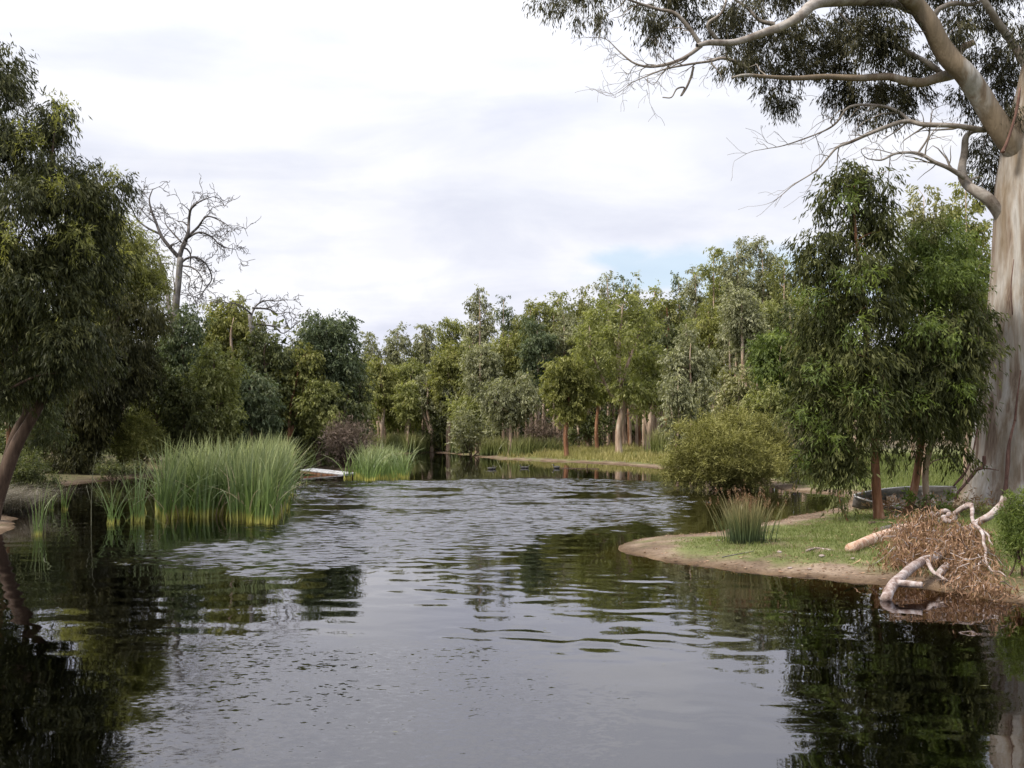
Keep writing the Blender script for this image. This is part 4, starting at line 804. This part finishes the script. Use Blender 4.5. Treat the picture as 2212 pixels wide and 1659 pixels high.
while len(q) < 44:
    p = np.array((rng.uniform(-9.2, -4), rng.uniform(42, 56)))
    if sdf(pl, p[0:1], p[1:2])[0] < .1: q.append(p)
cen = np.repeat(np.array(q), 15, 0); blade_obj('stems', reed(len(cen), cen, .16, 1.55, .042, .1, .9, lean=.26, curl=.25), B_REED, mr, mr.location)
for i, (dx, dy, D_t) in enumerate(((858, 968, 84), (884, 971, 83), (905, 966, 84))):
    clump('rush_tussock', ('leftmost', 'middle', 'rightmost')[i]+' of three olive rush tussocks on the far sand', dx, dy, 260, 1.5, .34, .05, .2, 'tussock', D=D_t, m_=B_TUSS, group='rush tussocks on the far bank', curl=.05)
for i, (dx, D_t, hh, lab) in enumerate(((800, 82, 1.3, 'low olive rushes left of the three far tussocks'), (830, 88, 1.4, 'olive rushes behind the reeds right of the jetty'), (1000, 81, 1.7, 'tall rush tussock right of the curved trunk'), (1068, 74, 1.3, 'rush tussock at the tip of the far sandy bank'), (1128, 71, 1.4, 'rush tussock at the foot of the low spreading gum'), (1182, 72, 1.2, 'green rush tussock amid dry grass across the pond'), (1432, 64, 1.8, 'bright green tall grass tussock by the leaning pale trunk'))):
    clump('rush_tussock', lab, dx, 0, 420, hh, .5, .05, .24, 'tussock', D=D_t, m_=B_TUSS, group='rush tussocks on the far bank', curl=.05)
clump('rush_tussock', 'tiny dark tuft of rush standing at the far water line', 1371, 0, 40, .7, .07, .03, .12, 'tussock', D=62, zb=0, m_=B_TUSS, curl=.02)
# rush on the spit
x, y = GD(1612, 1176, .12); rt = thing('rush_tussock', 'upright rush tussock with brown seed heads on the grassy spit', 'tussock', (x, y, gz(x, y)))
g0 = gz(x, y); n = 520; cb = np.column_stack([np.array((x, y))+rng.normal(0, 1, (n, 2))*(.16, .14), np.full(n, g0-.03)])
ln = (cb[:, :2]-np.array((x, y)))*.75+rng.normal(0, .075, (n, 2)); blade_obj('stems', blades(cb, rng.uniform(.55, 1.02, n), np.full(n, .012), ln, np.full(n, .01), 4, rng.uniform(.2, .7, n)), B_RUSH, rt, rt.location)
k = 42; b2 = cb[:k].copy(); ln2 = (b2[:, :2]-np.array((x, y)))*1.0+rng.normal(0, .14, (k, 2)); ln2[:, 0] -= .05; hh = rng.uniform(.8, 1.12, k)
blade_obj('flower_stems', blades(b2, hh, np.full(k, .012), ln2, np.full(k, .01), 4, rng.uniform(.5, .9, k)), B_RUSH, rt, rt.location)
ends = b2+np.column_stack([ln2*hh[:, None], hh*.99]); V = []; T = []
for e in ends:
    P = e+rng.normal(0, 1, (16, 3))*(.013, .013, .05)-(0, 0, .04); v, tt = leaf_quads(P, unit(rng.normal(0, .4, (16, 3))+(0, 0, 1)), np.full(16, .04), np.full(16, .013), rng.uniform(0, .7, 16)); crown_obj(v, tt, L_DEAD, rt, rt.location, 'seed_head')
# grey tussock of the left bank: long dry leaves arching over the water
x, y = GD(-30, 1110); 
r_ = thing('sedge_tussock', 'grey dry sedge mound with arching leaves at the left border', 'tussock', (x, y, gz(x, y)))
n = 2600; cb = np.column_stack([np.array((x, y))+rng.normal(0, 1, (n, 2))*(.42, 1.0), np.full(n, .02)]); cb[:, 2] = np.maximum(height(cb[:, 0], cb[:, 1]), 0)
ln = rng.normal(0, .5, (n, 2))+(.45, -.1); blade_obj('leaves', blades(cb, rng.uniform(.6, 1.15, n), np.full(n, .012), ln, rng.uniform(.25, .6, n), 6, rng.uniform(.2, .8, n)), B_GREYT, r_, r_.location)

# ------------------------------------------------------------------ grass (nobody could count it)
def grass(name, label, xr, yr, n, h0, h1, wd, m_, cond, lean=.3, tw=(.2, .9)):
    x = rng.uniform(*xr, n); y = rng.uniform(*yr, n); d = shore(x, y); k = cond(x, y, d)*rng.uniform(.6, 1.4, n) > rng.random(n)
    x, y, d = x[k], y[k], d[k]; n = len(x); z = height(x, y, d); pt = fbm(x*.8, y*.8, 55)
    h = rng.uniform(h0, h1, n)*(.55+pt*.95)*smooth(.2, 2.2, d); ok = h > h0*.3; x, y, z, h, pt = x[ok], y[ok], z[ok], h[ok], pt[ok]; n = len(x)
    V, Q, al, tn = blades(np.column_stack([x, y, z-.01]), h, wd*rng.uniform(.6, 1.3, n), rng.normal(0, lean, (n, 2)), np.abs(rng.normal(0, .12, n)), 2, rng.uniform(*tw, n)*.6+pt*.45)
    o = mesh_obj(name, V, Q, m_, None, (float(x.mean()), float(y.mean()), 0), False, {'tint': ('POINT', np.clip(tn, 0, 1))}); tag(o, label, 'grass', None, 'stuff')
G0 = lambda x, y, d: grassiness(x, y, d)
grass('grass', 'short fresh green grass covering the spit and right bank', (2.2, 16), (12.5, 30), 190000, .035, .10, .010, G_GREEN, lambda x, y, d: G0(x, y, d)*smooth(.35, .9, d))
grass('grass', 'longer green grass around the boat and tree feet, right bank', (6, 17), (14, 34), 26000, .10, .26, .012, G_GREEN, lambda x, y, d: smooth(2.0, 4.0, d)*smooth(.45, .6, fbm(x*.5, y*.5, 91)))
grass('grass', 'green grass rising behind the inlet and the boat', (8, 34), (30, 62), 90000, .12, .34, .024, G_GREEN, lambda x, y, d: smooth(.4, 1.6, d))
grass('grass', 'long dry straw-coloured grass along the far bank', (-8, 18), (50, 92), 110000, .25, .62, .034, G_DRY, lambda x, y, d: smooth(.7, 1.8, d)*(1-.9*smooth(9, 12, d)))
grass('grass', 'green and straw grass behind the jetty', (-14, -5), (44, 86), 34000, .25, .75, .03, G_GREEN, lambda x, y, d: smooth(.3, 1.2, d)*(1-.9*smooth(8, 12, d)))
grass('grass', 'sparse shaded grass on the left bank', (-30, -7), (24, 56), 34000, .10, .32, .02, G_GREEN, lambda x, y, d: .5*smooth(.5, 2.5, d)*smooth(.42, .6, fbm(x*.4, y*.4, 17)))

# leaf litter on the sand
n = 26000; x = rng.uniform(2.5, 15, n); y = rng.uniform(12, 34, n); d = shore(x, y); k = (d > .08) & (rng.random(n) < .22+.7*smooth(.45, .1, d)+1.2*smooth(.45, .6, fbm(x*1.1, y*1.1, 44))); x, y, d = x[k], y[k], d[k]; n = len(x)
P = np.column_stack([x, y, height(x, y, d)+.012]); a = rng.uniform(0, 6.28, n); Dr = np.column_stack([np.cos(a), np.sin(a), rng.normal(0, .15, n)]); 
V = np.empty((n, 4, 3)); sdv = np.column_stack([-np.sin(a), np.cos(a), rng.normal(0, .2, n)]); L_ = rng.uniform(.025, .09, (n, 1)); V[:, 0] = P; V[:, 1] = P+Dr*L_*.5+sdv*L_*.2; V[:, 2] = P+Dr*L_; V[:, 3] = P+Dr*L_*.5-sdv*L_*.2
o = crown_obj(V.reshape(-1, 3), rng.random(n)**1.3, L_DEAD, None, (float(x.mean()), float(y.mean()), 0), 'leaf_litter'); tag(o, 'scattered fallen gum leaves on the sand and grass of the spit', 'leaf litter', None, 'stuff')

n = 46; x = np.r_[rng.uniform(-4, 5, 30), rng.uniform(3, 7, 16)]; y = np.r_[rng.uniform(7.5, 20, 30), rng.uniform(8, 14, 16)]; a = rng.uniform(0, 6.28, n); P = np.column_stack([x, y, np.full(n, .012)]); Dr = np.column_stack([np.cos(a), np.sin(a), 0*a]); sdv = np.column_stack([-np.sin(a), np.cos(a), 0*a]); L_ = rng.uniform(.03, .10, (n, 1))
V = np.empty((n, 4, 3)); V[:, 0] = P; V[:, 1] = P+Dr*L_*.5+sdv*L_*.09; V[:, 2] = P+Dr*L_; V[:, 3] = P+Dr*L_*.5-sdv*L_*.09
o = crown_obj(V.reshape(-1, 3), rng.uniform(.3, 1, n), L_YEL, None, (0, 12, 0), 'floating_leaves'); tag(o, 'a few yellowish gum leaves floating on the near dark water', 'leaf litter', None, 'stuff')

# ------------------------------------------------------------------ fallen branch, logs, sticks
def z3(x, y, D): return W(*Z3(x, y), D)
r0 = z3(360, 1430, 14.3); fb = thing('fallen_branch', 'grey fallen gum bough with brown dead leaves, butt end in the water', 'fallen branch', (r0[0], r0[1], 0))
def fpart(name, pts, w0, w1, sides=12, mt_=K_LOG, bump=.03, cap=True):
    b = MB(); C_ = curve(np.array([z3(*q) for q in pts]), 5); b.tube(C_, np.linspace(w0, w1, len(C_))/2, sides, bump, cap); b.build(name, mt_, fb, fb.location); return C_
fpart('trunk', [(340, 1470, 14.1), (400, 1330, 14.3), (470, 1230, 14.5), (580, 1130, 14.8), (710, 1020, 15.2), (860, 930, 15.6), (990, 900, 15.9), (1110, 850, 16.3), (1200, 790, 16.8)], .155, .12, 14)
fpart('branch', [(470, 1235, 14.45), (620, 1245, 14.4), (740, 1255, 14.35), (840, 1262, 14.3)], .11, .085)
fpart('branch', [(900, 930, 15.5), (940, 1010, 15.4), (990, 1090, 15.2), (1060, 1130, 15.1), (1150, 1190, 15.0), (1240, 1215, 14.9)], .075, .03)
fpart('branch', [(1080, 1110, 15.3), (1120, 1050, 15.5), (1165, 1000, 15.7)], .13, .11)
fpart('branch', [(1490, 490, 18.0), (1600, 410, 18.0), (1750, 330, 18.0), (1850, 240, 18.0), (1930, 160, 18.0), (1960, 70, 18.0)], .12, .15)
fpart('branch', [(960, 285, 18.2), (985, 325, 18.2), (1040, 322, 18.1), (1090, 280, 18.0), (1150, 262, 18.0), (1195, 290, 18.0), (1180, 335, 17.9), (1128, 350, 17.8), (1145, 385, 17.7), (1200, 400, 17.7), (1265, 370, 17.7), (1285, 300, 17.7), (1340, 250, 17.6), (1440, 195, 17.5), (1510, 185, 17.4)], .085, .10, 10, K_LOG, .12)
C_ = fpart('branch', [(1500, 180, 17.4), (1515, 260, 17.3), (1510, 340, 17.1), (1545, 440, 16.8), (1620, 510, 16.5), (1665, 600, 16.3), (1665, 690, 16.1), (1700, 790, 15.9), (1690, 900, 15.6), (1735, 1010, 15.4), (1790, 1075, 15.2), (1885, 1082, 15.1), (1970, 1150, 15.0)], .075, .018, 9)
fpart('branch', [(1640, 520, 16.5), (1730, 590, 16.4), (1745, 660, 16.2), (1800, 730, 16.1)], .04, .015)
fpart('branch', [(1690, 910, 15.6), (1600, 985, 15.4), (1640, 1110, 15.2), (1700, 1130, 15.1)], .035, .01)
fpart('branch', [(1640, 1080, 15.2), (1560, 1030, 15.3), (1480, 1000, 15.4)], .022, .01)
fpart('branch', [(1640, 1090, 15.2), (1550, 1110, 15.2), (1530, 1150, 15.1)], .022, .01)
fpart('branch', [(1200, 790, 16.8), (1230, 650, 17.3), (1350, 540, 17.8), (1490, 490, 18.0)], .15, .12)
fpart('branch', [(1230, 650, 17.3), (1050, 560, 17.6), (900, 480, 17.8), (740, 445, 18)], .06, .015)
fpart('branch', [(1200, 790, 16.8), (1000, 700, 17.0), (800, 640, 17.2), (600, 600, 17.4)], .06, .015)
tw = MB(); VV = []; TT = []
for (cx, cy, rx, ry, Dd, n) in [(1000, 330, 330, 130, 18.0, 12), (700, 420, 330, 190, 17.6, 22), (900, 620, 440, 170, 17.0, 34), (1350, 600, 330, 220, 17.0, 34), (1250, 850, 300, 200, 16.2, 30), (700, 780, 330, 150, 16.6, 26), (1550, 900, 180, 160, 15.8, 14), (1400, 1050, 260, 110, 15.3, 16), (1600, 1290, 300, 70, 14.6, 13), (1900, 1260, 170, 60, 14.6, 6), (560, 900, 160, 60, 16.2, 6)]:
    for i in range(n):
        a = rng.uniform(0, 6.28); rr = rng.random()**.5; c = z3(cx+math.cos(a)*rr*rx, cy+math.sin(a)*rr*ry, Dd+rng.normal(0, .35))
        e = c+np.array((rng.normal(0, .25), rng.normal(0, .2), -rng.uniform(.05, .35))); e[2] = max(e[2], gz(e[0], e[1])+.03, .03); c[2] = max(c[2], e[2]+.05)
        p = wiggle(c, e, 5, .2); tw.tube(p, np.linspace(.009, .003, 5), 4, 0, False)
        k = 46; q = p[rng.integers(0, 5, k)]+rng.normal(0, .07, (k, 3)); q[:, 2] = np.maximum(q[:, 2], .02)
        Dr = unit(rng.normal(0, .45, (k, 3))+(0, 0, -.8)); v, t2 = leaf_quads(q, Dr, rng.uniform(.08, .17, k), rng.uniform(.013, .026, k), rng.normal(.5, .24, k)); v[:, 2] = np.maximum(v[:, 2], .01); VV.append(v); TT.append(t2)
tw.build('twigs', K_LOG, fb, fb.location); crown_obj(np.concatenate(VV), np.concatenate(TT), L_DEAD, fb, fb.location, 'dead_leaves')
def log(name, label, cat, pts, w0, w1, mt_=K_LOG, sides=10, lift=.0, bump=.06, group=None):
    P = np.array([np.r_[GD(a, b, .2), 0] for a, b in pts])[:, :3]
    for p in P: p[2] = gz(p[0], p[1])
    C_ = curve(P, 4); r = np.linspace(w0, w1, len(C_))/2; C_[:, 2] += r*.75+lift; b = MB(); b.tube(C_, r, sides, bump); o = b.build(name, mt_, None, tuple(C_[0])); return tag(o, label, cat, group)
log('log', 'pale pinkish smooth log lying on the grass with its cut end left', 'log', [(1836, 1187), (1870, 1178), (1905, 1166), (1940, 1157), (1985, 1150)], .19, .26, K_PINK, sides=14)
log('log', 'short grey weathered log piece behind the pale log', 'log', [(1905, 1148), (1932, 1146), (1950, 1143)], .12, .10, K_DEAD)
log('branch_piece', 'dark curved bit of bark at the foot of the rusty trunk', 'branch', [(1878, 1135), (1900, 1132), (1925, 1136)], .09, .05, K_DARK)
sgp = 'thin sticks lying on the sand of the spit'
for i, (pts, w_, lab) in enumerate([([(1742, 1186), (1765, 1181), (1800, 1184)], .05, 'bleached stick on the grass left of the pale log'), ([(1560, 1192), (1590, 1188), (1628, 1183)], .022, 'thin grey stick on the sand left of the rush tussock'), ([(1700, 1236), (1716, 1226), (1730, 1222)], .025, 'forked stick at the water edge below the rush tussock'), ([(1825, 1238), (1860, 1235), (1890, 1239), (1905, 1238)], .03, 'curved stick at the water edge left of the fallen bough'), ([(1620, 1160), (1640, 1158), (1652, 1161)], .06, 'small brown stick on the inlet side of the rush tussock'), ([(1470, 1200), (1490, 1205), (1505, 1206)], .03, 'dark stick near the tip of the spit'), ([(2010, 1220), (2040, 1216), (2075, 1219)], .02, 'pale stick under the fallen bough')]):
    log('stick', lab, 'stick', pts, w_, w_*.5, K_DEAD if i % 2 else K_LOG, 6, group=sgp)
for i, (dx, dy, s) in enumerate([(1684, 1192, .035), (1706, 1217, .03), (1775, 1201, .04), (1842, 1207, .03), (1551, 1169, .03), (1600, 1219, .022), (1748, 1219, .025)]):
    x, y = GD(dx, dy, .15); bm = bmesh.new(); bmesh.ops.create_icosphere(bm, subdivisions=2, radius=s)
    for v in bm.verts: v.co = Vector((v.co.x*1.4, v.co.y, v.co.z*.7))*(1+rng.normal(0, .06))
    me = bpy.data.meshes.new('stone'); bm.to_mesh(me); bm.free(); me.materials.append(K_LOG); o = bpy.data.objects.new('stone', me); SC.collection.objects.link(o); o.location = (x, y, gz(x, y)+s*.4)
    tag(o, ['pale stone on the grass edge below the rush tussock', 'pale stone between the sand and grass, mid spit', 'largest pale stone, left of the pale log', 'pale stone just under the cut end of the pale log', 'pale stone on the sand near the spit tip', 'small pale stone at the near water line', 'small pale stone on the bare sand below the grass'][i], 'stone', 'pale stones on the spit')

# ------------------------------------------------------------------ boat
m, t = mat('boat_paint'); oc = t.n('ShaderNodeTexCoord').outputs['Object']
nz = t.n('ShaderNodeTexNoise', i_Vector=oc, i_Scale=6.0, i_Detail=6.0, i_Roughness=.65).outputs[0]
p = t.n('ShaderNodeBsdfPrincipled', i_Base_Color=t.ramp(nz, [(.35, (.05, .045, .042)), (.55, (.11, .105, .10)), (.75, (.18, .17, .165))]), i_Roughness=.6, i_Metallic=.3); finish(t, p.outputs[0]); M_BOAT = m
m, t = mat('boat_rim'); nz = t.n('ShaderNodeTexNoise', i_Scale=9.0, i_Detail=4.0).outputs[0]
p = t.n('ShaderNodeBsdfPrincipled', i_Base_Color=t.ramp(nz, [(.35, (.12, .12, .125)), (.65, (.30, .30, .31))]), i_Roughness=.45, i_Metallic=.5); finish(t, p.outputs[0]); M_RIM = m
bx, by_ = W(1955, 0, 27.6)[0], 27.6
boat = thing('rowing_boat', 'dull grey rowing boat drawn up on the bank behind the right bank trees', 'boat', (bx, by_, gz(bx, by_)))
nst, nc = 17, 12; Vb = []; rimL = []; rimR = []
for i in range(nst):
    s = i/(nst-1); xx = -1.45+2.9*s; wdt = .58*min(1, (math.sin(min(1, s*1.25)*math.pi/2)))**.75; wdt = max(wdt, .02); sheer = .44+.12*(1-s)**2; keel = .06*(1-s)**3*3
    for j in range(nc+1):
        a = -1+2*j/nc; u = abs(a); yy = wdt*math.copysign(min(1, u*1.18)**.9, a) if u < .72 else math.copysign(wdt*(.92+.08*(u-.72)/.28), a); z_ = keel+(sheer-keel)*(max(0, u-.35)/.65)**1.3
        Vb.append((xx, yy, z_))
    rimL.append((xx, -wdt, sheer)); rimR.append((xx, wdt, sheer))
Fb = [(i*(nc+1)+j, i*(nc+1)+j+1, (i+1)*(nc+1)+j+1, (i+1)*(nc+1)+j) for i in range(nst-1) for j in range(nc)]+[tuple((nst-1)*(nc+1)+j for j in range(nc+1))]
o = mesh_obj('hull', Vb, Fb, M_BOAT, boat, (0, 0, 0), True); sm = o.modifiers.new('thick', 'SOLIDIFY'); sm.thickness = .03
b = MB(); b.tube(rimL, .028, 8); b.build('gunwale', M_RIM, boat); b = MB(); b.tube(rimR, .028, 8); b.build('gunwale', M_RIM, boat)
for xx in (-.35, .65):
    b = MB(); b.box((xx, 0, .30), (.13, 0, 0), (0, .54, 0), (0, 0, .016)); b.build('seat', M_BOAT, boat, smooth_=False)
boat.rotation_euler = (math.radians(33), 0, math.radians(-4)); boat.location.z -= .13

# ------------------------------------------------------------------ jetty ramp
m, t = mat('jetty_boards'); oc = t.n('ShaderNodeTexCoord').outputs['Object']
nz = t.n('ShaderNodeTexNoise', i_Vector=t.n('ShaderNodeMapping', i_Vector=oc, i_Scale=(6, 1.5, 6)).outputs[0], i_Scale=2.0, i_Detail=6.0).outputs[0]
p = t.n('ShaderNodeBsdfPrincipled', i_Base_Color=t.ramp(nz, [(.35, (.18, .175, .17)), (.5, (.34, .34, .34)), (.65, (.46, .46, .47))]), i_Roughness=.8); finish(t, p.outputs[0]); M_BRD = m
a0 = W(*N2D(733, 1147), 48.2); a1 = W(*N2D(836, 1160.5), 48.0); b0 = W(*N2D(763, 1142.5), 50.0); b1 = W(*N2D(871, 1157.5), 49.3)
a1[2] = .03; b1[2] = .05
jet = thing('jetty', 'small pale boarded ramp sloping into the water beside the reeds', 'jetty', ((a0[0]+b1[0])/2, 48.9, 0))
nb = 16; b = MB()
for i in range(nb):
    u0 = i/nb; u1 = (i+.86)/nb; q0 = a0+(a1-a0)*u0; q1 = a0+(a1-a0)*u1; p0 = b0+(b1-b0)*u0; p1 = b0+(b1-b0)*u1; dn_ = np.array((0, 0, -.035))
    b.add([q0, q1, p1, p0, q0+dn_, q1+dn_, p1+dn_, p0+dn_], [(0, 1, 2, 3), (7, 6, 5, 4), (0, 4, 5, 1), (1, 5, 6, 2), (2, 6, 7, 3), (3, 7, 4, 0)])
b.build('deck', M_BRD, jet, jet.location, smooth_=False)
for p0, p1 in ((a0, a1), (b0, b1)):
    b = MB(); dv = np.array((0, .03, 0)); o1, o2 = p0-(0, 0, .10), p1-(0, 0, .10); b.box((o1+o2)/2, (o2-o1)/2, dv, (0, 0, .05)); b.build('beam', K_RED, jet, jet.location, smooth_=False)
for u in (.04, .5):
    for p0, p1 in ((a0, a1), (b0, b1)):
        c = p0+(p1-p0)*u; b = MB(); b.tube([(c[0], c[1], -.6), (c[0], c[1], c[2]-.06)], .06, 8); b.build('post', K_DARK, jet, jet.location)

# ------------------------------------------------------------------ water birds and floating stick
m, t = mat('bird_dark'); nz = t.n('ShaderNodeTexNoise', i_Scale=30.0).outputs[0]
p = t.n('ShaderNodeBsdfPrincipled', i_Base_Color=t.ramp(nz, [(.3, (.015, .014, .014)), (.7, (.05, .045, .04))]), i_Roughness=.7); finish(t, p.outputs[0]); M_BIRD = m
m, t = mat('bill_pale'); nz = t.n('ShaderNodeTexNoise', i_Scale=30.0).outputs[0]
p = t.n('ShaderNodeBsdfPrincipled', i_Base_Color=t.ramp(nz, [(.3, (.5, .4, .3)), (.7, (.6, .5, .4))]), i_Roughness=.6); finish(t, p.outputs[0]); M_BILL = m
def duck(nx_, ny_, face, size, label):
    x, y = GN(nx_, ny_); r_ = thing('duck', label, 'duck', (x, y, 0), 'small dark ducks on the far water'); s = size
    b = MB(); f = face
    C_ = curve(np.array([(-.19*f, 0, .09, .012), (-.15*f, 0, .075, .035), (-.08*f, 0, .055, .07), (.02*f, 0, .05, .082), (.10*f, 0, .06, .066), (.14*f, 0, .10, .036), (.15*f, 0, .15, .026), (.16*f, 0, .185, .034), (.185*f, 0, .19, .028), (.205*f, 0, .185, .012)])*s, 3)
    b.tube(C_[:, :3]+np.array((x, y, 0)), C_[:, 3], 10); b.build('body', M_BIRD, r_, r_.location)
    b = MB(); b.tube(np.array([(.20*f, 0, .186), (.225*f, 0, .18), (.245*f, 0, .176)])*s+np.array((x, y, 0)), np.array((.012, .010, .004))*s, 6); b.build('bill', M_BILL, r_, r_.location)
duck(1197, 1146, 1, .95, 'dark duck on the far water, left one of the left pair'); duck(1204.5, 1145.5, 1, .8, 'dark duck on the far water, right one of the left pair')
duck(1276.5, 1143, -1, .8, 'dark duck in mid water, left one of the middle pair'); duck(1285, 1143, 1, .8, 'dark duck in mid water, right one of the middle pair')
duck(1359, 1143.5, -1, 1.1, 'largest duck, swimming left at the end of the floating stick')
b = MB(); q = [np.array((*GN(a, c), .01)) for a, c in ((1368, 1143.5), (1400, 1144), (1433, 1144.3), (1462, 1145))]; b.tube(curve(np.array(q), 4), .02, 6, .1); b.tube([q[2]+(0, 0, -.2), q[2]+(.01, 0, .16), q[2]+(.03, 0, .2)], [.03, .028, .02], 6)
tag(b.build('floating_branch', K_DARK, None, tuple(q[0])), 'thin dark branch lying on the far water with one upright stub', 'branch')
